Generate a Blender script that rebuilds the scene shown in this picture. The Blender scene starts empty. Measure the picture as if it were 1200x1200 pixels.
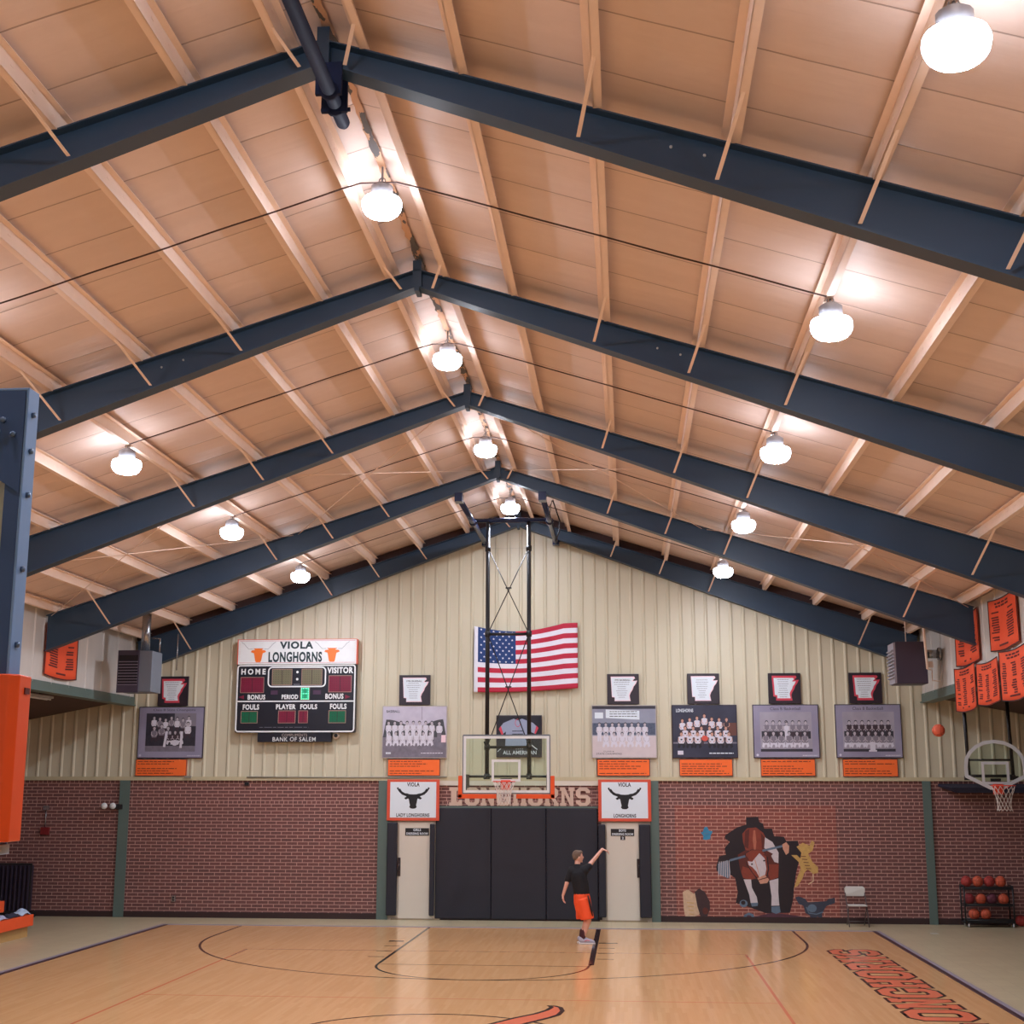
import bpy, bmesh, math, random
from mathutils import Vector, Matrix, noise
random.seed(7)
PI = math.pi
S = bpy.context.scene
COL = S.collection

# ------------------------------------------------------------------ camera
cam_d = bpy.data.cameras.new('camera')
cam = bpy.data.objects.new('camera', cam_d); COL.objects.link(cam)
cam_d.sensor_width = 36.0; cam_d.lens = 48.034; cam_d.clip_end = 200; cam_d.clip_start = 0.05
_pt, _yw, _ro = 0.1979, 0.0835, 0.0013
fw = Vector((-math.sin(_yw)*math.cos(_pt), math.cos(_yw)*math.cos(_pt), math.sin(_pt)))
rt = Vector((math.cos(_yw), math.sin(_yw), 0)); up = rt.cross(fw)
rt2 = rt*math.cos(_ro)+up*math.sin(_ro); up2 = -rt*math.sin(_ro)+up*math.cos(_ro)
M4 = Matrix((rt2, up2, -fw)).transposed().to_4x4(); M4.translation = Vector((2.5585, 0, 3.04))
cam.matrix_world = M4
S.camera = cam
# ------------------------------------------------------------------ world, exposure
w = bpy.data.worlds.new('world'); S.world = w; w.use_nodes = True
w.node_tree.nodes['Background'].inputs[0].default_value = (0.9, 0.95, 1, 1)
w.node_tree.nodes['Background'].inputs[1].default_value = 0.03
S.view_settings.view_transform = 'Standard'; S.view_settings.look = 'None'
S.view_settings.gamma = 1.0; S.view_settings.use_curve_mapping = False
S.view_settings.exposure = 0.0
LAMP_POWER = 560.0
LAMP_TINT = (0.90, 0.96, 1.10)

# ------------------------------------------------------------------ helpers
def s2l(c):
    return tuple((x/12.92 if x <= 0.04045 else ((x+0.055)/1.055)**2.4) for x in c)
def rgb(r, g, b): return s2l((r/255, g/255, b/255))+(1,)
MATS = {}
def mat(name, col, rough=0.6, metal=0.0, var=0.06, scale=6.0, spec=0.5, bump=0.0, bscale=40, emit=None, estr=0, alpha=None, trans=None):
    if name in MATS: return MATS[name]
    m = bpy.data.materials.new(name); m.use_nodes = True; nt = m.node_tree; b = nt.nodes['Principled BSDF']
    b.inputs['Roughness'].default_value = rough; b.inputs['Metallic'].default_value = metal
    b.inputs['Specular IOR Level'].default_value = spec
    b.inputs['Base Color'].default_value = col
    if var:
        tc = nt.nodes.new('ShaderNodeTexCoord'); nz = nt.nodes.new('ShaderNodeTexNoise'); nz.inputs['Scale'].default_value = scale
        nz.inputs['Detail'].default_value = 3
        nt.links.new(tc.outputs['Object'], nz.inputs['Vector'])
        mx = nt.nodes.new('ShaderNodeMix'); mx.data_type = 'RGBA'
        mx.inputs[6].default_value = tuple(c*(1-var) for c in col[:3])+(1,)
        mx.inputs[7].default_value = tuple(min(1, c*(1+var)) for c in col[:3])+(1,)
        nt.links.new(nz.outputs['Fac'], mx.inputs[0]); nt.links.new(mx.outputs[2], b.inputs['Base Color'])
        if bump:
            n2 = nt.nodes.new('ShaderNodeTexNoise'); n2.inputs['Scale'].default_value = bscale
            nt.links.new(tc.outputs['Object'], n2.inputs['Vector'])
            bp = nt.nodes.new('ShaderNodeBump'); bp.inputs['Strength'].default_value = bump; bp.inputs['Distance'].default_value = 0.02
            nt.links.new(n2.outputs['Fac'], bp.inputs['Height']); nt.links.new(bp.outputs['Normal'], b.inputs['Normal'])
    if emit:
        b.inputs['Emission Color'].default_value = emit; b.inputs['Emission Strength'].default_value = estr
    if trans: b.inputs['Transmission Weight'].default_value = trans
    if alpha is not None: b.inputs['Alpha'].default_value = alpha
    MATS[name] = m; return m

def basis(d):
    d = d.normalized(); a = Vector((0, 0, 1)) if abs(d.z) < 0.9 else Vector((1, 0, 0))
    u = d.cross(a).normalized(); return u, d.cross(u).normalized()

class MB:
    """collects shapes, builds ONE mesh object"""
    def __init__(s): s.v = []; s.f = []; s.mi = []; s.sm = []; s.mats = []
    def _m(s, m):
        if m is None: return 0
        if m not in s.mats: s.mats.append(m)
        return s.mats.index(m)
    def add(s, vs, fs, m=None, smooth=False):
        k = len(s.v); s.v += [tuple(v) for v in vs]; mi = s._m(m)
        for f in fs: s.f.append([k+i for i in f]); s.mi.append(mi); s.sm.append(smooth)
        return s
    def box(s, x0, x1, y0, y1, z0, z1, m=None, mw=None):
        vs = [Vector(p) for p in ((x0,y0,z0),(x1,y0,z0),(x1,y1,z0),(x0,y1,z0),(x0,y0,z1),(x1,y0,z1),(x1,y1,z1),(x0,y1,z1))]
        if mw: vs = [mw @ v for v in vs]
        return s.add(vs, [(0,3,2,1),(4,5,6,7),(0,1,5,4),(1,2,6,5),(2,3,7,6),(3,0,4,7)], m)
    def beam(s, p0, p1, w, h, m=None, up=Vector((0,0,1))):
        p0 = Vector(p0); p1 = Vector(p1); d = (p1-p0).normalized(); u = d.cross(up).normalized(); v = u.cross(d)
        vs = []
        for p in (p0, p1):
            for a, b in ((-1,-1),(1,-1),(1,1),(-1,1)): vs.append(p+u*a*w/2+v*b*h/2)
        return s.add(vs, [(0,1,2,3),(7,6,5,4),(0,4,5,1),(1,5,6,2),(2,6,7,3),(3,7,4,0)], m)
    def tube(s, pts, r, m=None, n=10, closed=False, smooth=True):
        pts = [Vector(p) for p in pts]; N = len(pts); rings = []
        u = None
        for i, p in enumerate(pts):
            if closed: d = (pts[(i+1) % N]-pts[i-1])
            else: d = pts[min(i+1, N-1)]-pts[max(i-1, 0)]
            d = d.normalized()
            if u is None: u, v = basis(d)
            else:
                u = (u-d*u.dot(d)).normalized(); v = d.cross(u)
            rr = r[i] if isinstance(r, (list, tuple)) else r
            rings.append([p+(u*math.cos(2*PI*k/n)+v*math.sin(2*PI*k/n))*rr for k in range(n)])
        vs = [q for rg in rings for q in rg]; fs = []
        for i in range(N if closed else N-1):
            a = i*n; b = ((i+1) % N)*n
            for k in range(n): fs.append((a+k, a+(k+1) % n, b+(k+1) % n, b+k))
        if not closed: fs.append(tuple(range(n-1, -1, -1))); fs.append(tuple((N-1)*n+k for k in range(n)))
        return s.add(vs, fs, m, smooth)
    def lathe(s, prof, c=(0,0,0), axis='z', n=20, m=None, smooth=True):
        c = Vector(c); vs = []; fs = []
        for r, h in prof:
            for k in range(n):
                a = 2*PI*k/n
                p = {'z': Vector((r*math.cos(a), r*math.sin(a), h)), 'y': Vector((r*math.cos(a), h, r*math.sin(a))), 'x': Vector((h, r*math.cos(a), r*math.sin(a)))}[axis]
                vs.append(c+p)
        for i in range(len(prof)-1):
            for k in range(n): fs.append((i*n+k, i*n+(k+1) % n, (i+1)*n+(k+1) % n, (i+1)*n+k))
        fs.append(tuple(range(n-1, -1, -1))); fs.append(tuple((len(prof)-1)*n+k for k in range(n)))
        return s.add(vs, fs, m, smooth)
    def prism(s, pts, mp, t, m=None):
        """pts 2-D polygon; mp(u, v, w) -> 3-D; thickness t along w"""
        n = len(pts); vs = [mp(u, v, 0) for u, v in pts]+[mp(u, v, t) for u, v in pts]
        fs = [tuple(range(n)), tuple(range(2*n-1, n-1, -1))]+[(i, i+n, (i+1) % n+n, (i+1) % n) for i in range(n)]
        return s.add(vs, fs, m)
    def ell(s, c, r, m=None, n=14, k=9, mw=None):
        c = Vector(c); vs = []; fs = []
        for i in range(1, k):
            t = PI*i/k
            for j in range(n):
                a = 2*PI*j/n; vs.append(Vector((math.sin(t)*math.cos(a)*r[0], math.sin(t)*math.sin(a)*r[1], math.cos(t)*r[2])))
        vs.append(Vector((0,0,r[2]))); vs.append(Vector((0,0,-r[2])))
        if mw: vs = [mw @ v for v in vs]
        vs = [c+v for v in vs]; T = (k-1)*n
        for i in range(k-2):
            for j in range(n): fs.append((i*n+j, (i+1)*n+j, (i+1)*n+(j+1) % n, i*n+(j+1) % n))
        for j in range(n): fs.append((T, j, (j+1) % n)); fs.append((T+1, (k-2)*n+(j+1) % n, (k-2)*n+j))
        return s.add(vs, fs, m, True)
    def build(s, name, m=None, parent=None, fix=True):
        me = bpy.data.meshes.new(name); me.from_pydata(s.v, [], s.f)
        if s.mats:
            for q in s.mats: me.materials.append(q)
            me.polygons.foreach_set('material_index', s.mi)
        elif m: me.materials.append(m)
        me.polygons.foreach_set('use_smooth', s.sm)
        if fix:
            bm = bmesh.new(); bm.from_mesh(me); bmesh.ops.recalc_face_normals(bm, faces=bm.faces); bm.to_mesh(me); bm.free()
        me.update()
        o = bpy.data.objects.new(name, me); COL.objects.link(o)
        if parent:
            o.parent = parent
            o.matrix_parent_inverse = Matrix.Translation(parent.location).inverted() if parent.location.length else Matrix()
        return o
def tag(o, label=None, cat=None, group=None, kind=None):
    if label: o['label'] = label
    if cat: o['category'] = cat
    if group: o['group'] = group
    if kind: o['kind'] = kind
    return o
def empty(name, loc, label, cat, group=None):
    o = bpy.data.objects.new(name, None); o.location = loc; COL.objects.link(o); o.empty_display_size = 0.1
    return tag(o, label, cat, group)
def struct(mb, name, m=None, parent=None):
    o = mb.build(name, m, parent)
    if not parent: o['kind'] = 'structure'
    return o
def dup(root, loc, label=None):
    off = Vector(loc)-root.location
    r = root.copy(); COL.objects.link(r); r.location = loc
    if label: r['label'] = label
    for ch in list(root.children):
        c = ch.copy(); COL.objects.link(c); c.parent = r
        for g in list(ch.children):
            d = g.copy(); COL.objects.link(d); d.parent = c
    return r
def bevel(o, w, seg=2):
    b = o.modifiers.new('bevel', 'BEVEL'); b.width = w; b.segments = seg; b.limit_method = 'ANGLE'; return o

# text as flat polygons -----------------------------------------------------
_tc = {}
def text_geo(body, bold=0.0, spacing=1.0):
    key = (body, bold, spacing)
    if key not in _tc:
        cu = bpy.data.curves.new('lettering', 'FONT'); cu.body = body; cu.offset = bold; cu.space_character = spacing; cu.resolution_u = 3
        ob = bpy.data.objects.new('lettering', cu); COL.objects.link(ob)
        dg = bpy.context.evaluated_depsgraph_get(); dg.update()
        me = bpy.data.meshes.new_from_object(ob.evaluated_get(dg))
        vs = [(v.co.x, v.co.y) for v in me.vertices]; fs = [tuple(p.vertices) for p in me.polygons]
        bpy.data.objects.remove(ob); bpy.data.curves.remove(cu); bpy.data.meshes.remove(me)
        x0 = min(v[0] for v in vs); x1 = max(v[0] for v in vs); y0 = min(v[1] for v in vs); y1 = max(v[1] for v in vs)
        _tc[key] = ([((x-x0)/(x1-x0), (y-y0)/(y1-y0)) for x, y in vs], fs)
    return _tc[key]

class Art(MB):
    """flat painting on a face: map (u, v, layer) -> 3-D"""
    def __init__(s, mp): super().__init__(); s.mp = mp
    def poly(s, pts, m, L=1): return s.add([s.mp(u, v, L) for u, v in pts], [tuple(range(len(pts)))], m)
    def rect(s, u0, v0, u1, v1, m, L=1): return s.poly([(u0, v0), (u1, v0), (u1, v1), (u0, v1)], m, L)
    def disc(s, u, v, ru, rv, m, L=1, n=14): return s.poly([(u+ru*math.cos(2*PI*k/n), v+rv*math.sin(2*PI*k/n)) for k in range(n)], m, L)
    def text(s, body, u0, v0, u1, v1, m, L=2, bold=0.0, spacing=1.0):
        vs, fs = text_geo(body, bold, spacing)
        return s.add([s.mp(u0+(u1-u0)*a, v0+(v1-v0)*b, L) for a, b in vs], fs, m)
    def line(s, pts, wd, m, L=2, closed=False):
        n = len(pts); lo = []; hi = []
        for i, (x, y) in enumerate(pts):
            if closed: a = pts[i-1]; b = pts[(i+1) % n]
            else: a = pts[max(i-1, 0)]; b = pts[min(i+1, n-1)]
            d = Vector((b[0]-a[0], b[1]-a[1])).normalized(); k = wd[i] if isinstance(wd, (list, tuple)) else wd
            lo.append((x+d.y*k/2, y-d.x*k/2)); hi.append((x-d.y*k/2, y+d.x*k/2))
        for i in range(n if closed else n-1):
            j = (i+1) % n; s.poly([lo[i], lo[j], hi[j], hi[i]], m, L)
        return s
    def scribble(s, u0, v0, u1, v1, m, L=2, seed=0):
        """unreadable small print: a row of short dashes"""
        r = random.Random(seed); x = u0; h = v1-v0
        while x < u1:
            wdt = (u1-u0)*r.uniform(0.05, 0.16)
            s.rect(x, v0, min(x+wdt, u1), v1, m, L); x += wdt+(u1-u0)*0.025
        return s
def wallmap(y, step=0.0015): return lambda u, v, L: (u, y-step*L, v)

# ------------------------------------------------------------------ materials
WHITE = mat('white_enamel', rgb(226, 228, 228), 0.45)
BLACK = mat('black_paint', rgb(26, 26, 30), 0.45)
NAVYB = mat('navy_black_panel', rgb(22, 24, 36), 0.4)
VINYL = mat('black_vinyl', rgb(30, 31, 44), 0.55, bump=0.15, bscale=60)
BEAM = mat('slate_blue_steel_paint', rgb(46, 70, 94), 0.45, var=0.1, scale=2)
GREEN = mat('green_grey_steel_paint', rgb(92, 110, 104), 0.5)
PURL = mat('pale_primer_steel', rgb(242, 218, 200), 0.6, var=0.05)
CREAMD = mat('cream_door_paint', rgb(216, 208, 194), 0.5, var=0.02)
ORANGE = mat('orange_paint', rgb(240, 98, 40), 0.5)
ORPAD = mat('orange_vinyl_padding', rgb(232, 84, 28), 0.4)
ORCARD = mat('orange_placard', rgb(250, 112, 44), 0.6, var=0.02)
ORFAB = mat('orange_banner_fabric', rgb(236, 88, 48), 0.8)
MAROON = mat('maroon_digit_window', rgb(118, 30, 56), 0.3)
DGREEN = mat('dark_green_digit_window', rgb(16, 96, 66), 0.3)
OLIVE = mat('unlit_amber_digit_window', rgb(112, 108, 84), 0.35)
STEELB = mat('blue_grey_steel', rgb(112, 146, 190), 0.5)
DARKST = mat('dark_blue_steel', rgb(50, 78, 122), 0.6)
NAVYP = mat('navy_pipe_paint', rgb(30, 40, 70), 0.75, spec=0.15)
GALV = mat('galvanised_steel', rgb(170, 176, 182), 0.25, metal=0.85)
HEATG = mat('grey_heater_casing', rgb(112, 120, 132), 0.45)
HEATP = mat('dark_plum_heater_casing', rgb(64, 58, 76), 0.45)
DARKIN = mat('dark_interior', rgb(26, 22, 30), 0.8)
MUTE = mat('grey_tan_painted_wood', rgb(176, 156, 142), 0.6)
RIMM = mat('rim_orange_enamel', rgb(232, 74, 48), 0.4)
NETM = mat('white_net_cord', rgb(224, 214, 206), 0.8)
BALLM = mat('basketball_leather', rgb(206, 92, 62), 0.7, bump=0.2, bscale=200)
SEAMM = mat('black_ball_seam', rgb(40, 28, 26), 0.7)
PINK = mat('pale_pink_print', rgb(244, 214, 224), 0.6, var=0)
ROSE = mat('rose_red_print', rgb(206, 64, 84), 0.6, var=0)
PAPER = mat('white_print', rgb(222, 232, 240), 0.6, var=0)
INK = mat('black_ink', rgb(28, 26, 30), 0.7, var=0)
GREYINK = mat('grey_ink', rgb(120, 120, 130), 0.7, var=0)
LINEM = mat('black_court_line_paint', rgb(52, 26, 20), 0.15, var=0.15)
REDLINE = mat('faded_red_court_line', rgb(214, 124, 84), 0.15)
CORANGE = mat('court_orange_paint', rgb(236, 122, 86), 0.15)

def glass(name, tint):
    m = bpy.data.materials.new(name); m.use_nodes = True; nt = m.node_tree; nt.nodes.clear()
    out = nt.nodes.new('ShaderNodeOutputMaterial'); tr = nt.nodes.new('ShaderNodeBsdfTransparent'); tr.inputs[0].default_value = tint
    gl = nt.nodes.new('ShaderNodeBsdfGlossy'); gl.inputs['Roughness'].default_value = 0.03
    nz = nt.nodes.new('ShaderNodeTexNoise'); nz.inputs['Scale'].default_value = 3
    mr = nt.nodes.new('ShaderNodeMapRange'); mr.inputs[3].default_value = 0.03; mr.inputs[4].default_value = 0.06
    nt.links.new(nz.outputs['Fac'], mr.inputs[0])
    mx = nt.nodes.new('ShaderNodeMixShader')
    nt.links.new(mr.outputs[0], mx.inputs[0]); nt.links.new(tr.outputs[0], mx.inputs[1]); nt.links.new(gl.outputs[0], mx.inputs[2]); nt.links.new(mx.outputs[0], out.inputs[0])
    return m
GLASS = glass('backboard_glass', (0.90, 0.97, 0.93, 1))

class NT:
    def __init__(s, name):
        s.m = bpy.data.materials.new(name); s.m.use_nodes = True; s.t = s.m.node_tree; s.b = s.t.nodes['Principled BSDF']
        s.tc = s.t.nodes.new('ShaderNodeTexCoord')
    def n(s, ty, **kw):
        q = s.t.nodes.new(ty)
        for k, v in kw.items(): setattr(q, k, v)
        return q
    def l(s, a, b): s.t.links.new(a, b)
    def math(s, op, a, b=None, c=None):
        q = s.n('ShaderNodeMath', operation=op)
        for i, x in enumerate((a, b, c)):
            if x is None: continue
            if isinstance(x, (int, float)): q.inputs[i].default_value = x
            else: s.l(x, q.inputs[i])
        return q.outputs[0]
    def mix(s, f, a, b):
        q = s.n('ShaderNodeMix', data_type='RGBA')
        for i, x in ((0, f), (6, a), (7, b)):
            if isinstance(x, (int, float)): q.inputs[i].default_value = x
            elif isinstance(x, tuple): q.inputs[i].default_value = x
            else: s.l(x, q.inputs[i])
        return q.outputs[2]
    def noise(s, vec, scale, detail=3):
        q = s.n('ShaderNodeTexNoise'); q.inputs['Scale'].default_value = scale; q.inputs['Detail'].default_value = detail; s.l(vec, q.inputs['Vector']); return q.outputs['Fac']
    def bump(s, h, st, d=0.01):
        q = s.n('ShaderNodeBump'); q.inputs['Strength'].default_value = st; q.inputs['Distance'].default_value = d; s.l(h, q.inputs['Height']); s.l(q.outputs[0], s.b.inputs['Normal'])

def brick_mat(name, c1, c2, mortar):
    t = NT(name); sx = t.n('ShaderNodeSeparateXYZ'); t.l(t.tc.outputs['Object'], sx.inputs[0])
    cb = t.n('ShaderNodeCombineXYZ'); t.l(sx.outputs[0], cb.inputs[0]); t.l(sx.outputs[2], cb.inputs[1])
    def bt(wd):
        q = t.n('ShaderNodeTexBrick'); q.inputs['Scale'].default_value = 1; q.inputs['Brick Width'].default_value = wd
        q.inputs['Row Height'].default_value = 0.0792; q.inputs['Mortar Size'].default_value = 0.0085; q.inputs['Mortar Smooth'].default_value = 0.2
        q.inputs['Color1'].default_value = c1; q.inputs['Color2'].default_value = c2; q.inputs['Mortar'].default_value = mortar; q.inputs['Bias'].default_value = 0
        t.l(cb.outputs[0], q.inputs['Vector']); return q
    a = bt(0.262); b = bt(0.112)
    row = t.math('MULTIPLY', t.math('GREATER_THAN', sx.outputs[2], 0.0792*33), t.math('LESS_THAN', sx.outputs[2], 0.0792*34))
    top = t.math('GREATER_THAN', sx.outputs[2], 0.0792*39)
    f = t.math('MAXIMUM', row, top)
    col = t.mix(f, a.outputs['Color'], b.outputs['Color'])
    nz = t.noise(t.tc.outputs['Object'], 1.3, 4); n2 = t.noise(t.tc.outputs['Object'], 30, 3)
    col = t.mix(t.math('MULTIPLY', nz, 0.35), col, tuple(x*0.6 for x in c1[:3])+(1,))
    col = t.mix(t.math('MULTIPLY', n2, 0.25), col, mortar)
    t.l(col, t.b.inputs['Base Color']); t.b.inputs['Roughness'].default_value = 0.65
    h = t.n('ShaderNodeMix'); t.l(f, h.inputs[0]); t.l(a.outputs['Fac'], h.inputs[2]); t.l(b.outputs['Fac'], h.inputs[3])
    t.bump(t.math('MULTIPLY', h.outputs[0], -1.0), 0.7, 0.01)
    return t.m
BRICK = brick_mat('red_brick', rgb(98, 47, 46), rgb(78, 37, 40), rgb(206, 160, 148))
BRICKM = brick_mat('mural_painted_brick', rgb(132, 54, 46), rgb(110, 44, 40), rgb(214, 160, 142))

def wood_floor():
    t = NT('maple_strip_floor'); mp = t.n('ShaderNodeMapping'); mp.inputs['Rotation'].default_value = (0, 0, PI/2); t.l(t.tc.outputs['Object'], mp.inputs[0])
    q = t.n('ShaderNodeTexBrick'); q.inputs['Scale'].default_value = 1; q.inputs['Brick Width'].default_value = 1.1; q.inputs['Row Height'].default_value = 0.057
    q.offset = 0.37; q.inputs['Mortar Size'].default_value = 0.0004; q.inputs['Mortar Smooth'].default_value = 1.0; q.inputs['Bias'].default_value = 0.0
    q.inputs['Color1'].default_value = rgb(228, 180, 128); q.inputs['Color2'].default_value = rgb(216, 166, 114); q.inputs['Mortar'].default_value = rgb(190, 140, 92)
    t.l(mp.outputs[0], q.inputs['Vector'])
    m2 = t.n('ShaderNodeMapping'); m2.inputs['Scale'].default_value = (14, 0.8, 1); t.l(t.tc.outputs['Object'], m2.inputs[0])
    g = t.noise(m2.outputs[0], 1.5, 5); big = t.noise(t.tc.outputs['Object'], 0.35, 3)
    c = t.mix(t.math('MULTIPLY', g, 0.45), q.outputs['Color'], rgb(204, 148, 88))
    c = t.mix(t.math('MULTIPLY', big, 0.3), c, rgb(236, 182, 126))
    t.l(c, t.b.inputs['Base Color'])
    t.b.inputs['Roughness'].default_value = 0.15
    t.b.inputs['Specular IOR Level'].default_value = 0.5
    return t.m
WOOD = wood_floor()
def tile_floor():
    t = NT('beige_vinyl_tile'); q = t.n('ShaderNodeTexBrick'); q.offset = 0; q.inputs['Scale'].default_value = 1; q.inputs['Brick Width'].default_value = 0.305; q.inputs['Row Height'].default_value = 0.305
    q.inputs['Mortar Size'].default_value = 0.002; q.inputs['Color1'].default_value = rgb(204, 190, 156); q.inputs['Color2'].default_value = rgb(197, 182, 148); q.inputs['Mortar'].default_value = rgb(140, 124, 96)
    t.l(t.tc.outputs['Object'], q.inputs['Vector'])
    c = t.mix(t.math('MULTIPLY', t.noise(t.tc.outputs['Object'], 0.7, 5), 0.4), q.outputs['Color'], rgb(172, 156, 122))
    t.l(c, t.b.inputs['Base Color']); t.b.inputs['Roughness'].default_value = 0.3
    return t.m
TILE = tile_floor()
def deck_mat():
    t = NT('tan_insulation_facing')
    sx = t.n('ShaderNodeSeparateXYZ'); t.l(t.tc.outputs['Object'], sx.inputs[0])
    m2 = t.n('ShaderNodeMapping'); m2.inputs['Scale'].default_value = (0.5, 3, 0.5); t.l(t.tc.outputs['Object'], m2.inputs[0])
    n1 = t.noise(m2.outputs[0], 1.2, 4); n2 = t.noise(t.tc.outputs['Object'], 9, 4)
    c = t.mix(n1, rgb(222, 200, 188), rgb(236, 216, 206))
    c = t.mix(t.math('MULTIPLY', n2, 0.3), c, rgb(208, 184, 168))
    # taped facing seams every 0.91 m across the purlins
    y = t.math('ADD', sx.outputs[1], t.math('MULTIPLY', n1, 0.05))
    fr = t.math('ABSOLUTE', t.math('SUBTRACT', t.math('FRACT', t.math('DIVIDE', y, 0.91)), 0.5))
    seam = t.math('LESS_THAN', fr, 0.011)
    c = t.mix(t.math('MULTIPLY', seam, 0.55), c, rgb(120, 88, 66))
    t.l(c, t.b.inputs['Base Color']); t.b.inputs['Roughness'].default_value = 0.55
    h = t.math('ADD', t.math('MULTIPLY', t.math('POWER', t.math('MULTIPLY', fr, 2), 0.5), 1.0), t.math('MULTIPLY', n1, 0.6))
    t.bump(h, 0.5, 0.05)
    return t.m
DECK = deck_mat()
def panel_mat(name, a, b):
    t = NT(name); m2 = t.n('ShaderNodeMapping'); m2.inputs['Scale'].default_value = (2, 2, 0.25); t.l(t.tc.outputs['Object'], m2.inputs[0])
    c = t.mix(t.noise(m2.outputs[0], 2.5, 4), a, b)
    t.l(c, t.b.inputs['Base Color']); t.b.inputs['Roughness'].default_value = 0.42
    return t.m
PANEL = panel_mat('cream_ribbed_steel', rgb(197, 189, 162), rgb(209, 202, 178))
WPANEL = panel_mat('white_ribbed_steel', rgb(196, 192, 186), rgb(212, 208, 202))

# ------------------------------------------------------------------ the room
YW = 32.6; XS = 9.38; XO = 13.6; YN = -3.0; HR = 9.65; SL = 0.3194
BAY = 5.4435
mb = MB(); mb.box(-7.75, 7.75, YN, 30.88, -0.1, 0.0); struct(mb, 'floor', WOOD)
mb = MB(); mb.box(-XO, -7.75, YN, YW+.2, -0.1, 0.0); mb.box(7.75, XO, YN, YW+.2, -0.1, 0.0); mb.box(-7.75, 7.75, 30.88, YW+.2, -0.1, 0)
struct(mb, 'floor_2', TILE)
mb = MB()
for s_ in (-1, 1):
    a, b = sorted((s_*7.79, s_*7.87)); mb.box(a, b, YN, 30.98, 0, 0.012)
mb.box(-7.8, 7.8, 30.90, 30.98, 0, 0.010)
struct(mb, 'trim_1', mat('grey_edge_strip', rgb(150, 140, 156), 0.35))
mb = MB()
for s_ in (-1, 1):
    a, b = sorted((s_*7.71, s_*7.79)); mb.box(a, b, YN, 30.9, 0, 0.009)
struct(mb, 'trim_2', mat('dark_plum_edge_strip', rgb(58, 36, 48), 0.35))

# end wall: brick below, cream ribbed panels above
mb = MB(); mb.box(-XO, XO, YW, YW+.2, 0, 3.17); struct(mb, 'wall_back', BRICK)
mb = MB(); mb.box(-XO, XO, YW-.03, YW, 0, 0.13); struct(mb, 'baseboard_back', mat('dark_brown_base', rgb(52, 32, 32), 0.6))
def ribbed(x0, x1, y, zb, ztop, pitch=0.2935, rib=0.028, phase=0.0, sgn=-1, along='x'):
    """ribbed sheet in the plane y (or x), ribs every pitch; ztop(x) gives the top edge"""
    mb = MB(); prof = []; k = math.floor((x0-phase)/pitch)
    while phase+k*pitch < x1:
        c = phase+k*pitch
        for dx, dy in ((0, 0), (0.03, rib), (0.062, rib), (0.092, 0)):
            if x0 <= c+dx <= x1: prof.append((c+dx, dy))
        k += 1
    prof = [(x0, 0)]+[p for p in prof if x0 < p[0] < x1]+[(x1, 0)]
    vs = []; fs = []
    for x, d in prof:
        for z in (zb, ztop(x)): vs.append((x, y+sgn*d, z) if along == 'x' else (y+sgn*d, x, z))
    for i in range(len(prof)-1): fs.append((2*i, 2*i+2, 2*i+3, 2*i+1))
    n = len(vs)
    for x, z in ((x1, ztop(x1)), (x0, ztop(x0)), (x1, zb), (x0, zb)):
        vs.append((x, y-sgn*0.1, z) if along == 'x' else (y-sgn*0.1, x, z))
    fs.append((n+3, n+2, n, n+1))
    mb.add(vs, fs); return mb
def roofz(x): return HR-SL*abs(x)
mbw = ribbed(-XO, 0, YW, 3.2, lambda x: 9.55-SL*abs(x)); m2 = ribbed(0, XO, YW, 3.2, lambda x: 9.55-SL*abs(x)); mbw.add(m2.v, m2.f)
struct(mbw, 'wall_gable', PANEL)
mb = MB(); mb.box(-XO, XO, YW-.05, YW+.02, 3.16, 3.205); mb.box(-XO, XO, YW-.035, YW, 3.205, 3.25); struct(mb, 'trim_3', mat('cream_ledge_flashing', rgb(196, 184, 150), 0.5))
# cream header band above the centre doors
mb = MB(); mb.box(-3.05, 3.09, YW-.045, YW-.001, 3.05, 3.19); struct(mb, 'trim_4', CREAMD)
# green columns on the end wall
for i, (a, b, z) in enumerate(((-9.58, -9.36, 3.16), (9.27, 9.43, 3.16), (-3.3, -3.07, 3.16), (3.07, 3.24, 3.16))):
    mb = MB(); mb.box(a, b, YW-.06, YW-.0, 0, z); mb.box(a-.015, b+.015, YW-.068, YW-.055, 0, z)
    o = tag(mb.build('wall_column', GREEN), ('green-grey steel column on brick left of the scoreboard end', 'green-grey steel column on brick between folding chair and ball rack', 'green-grey steel column beside the left dressing room door', 'green-grey steel column beside the right dressing room door')[i], 'column', 'steel columns on the brick wall')
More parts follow.
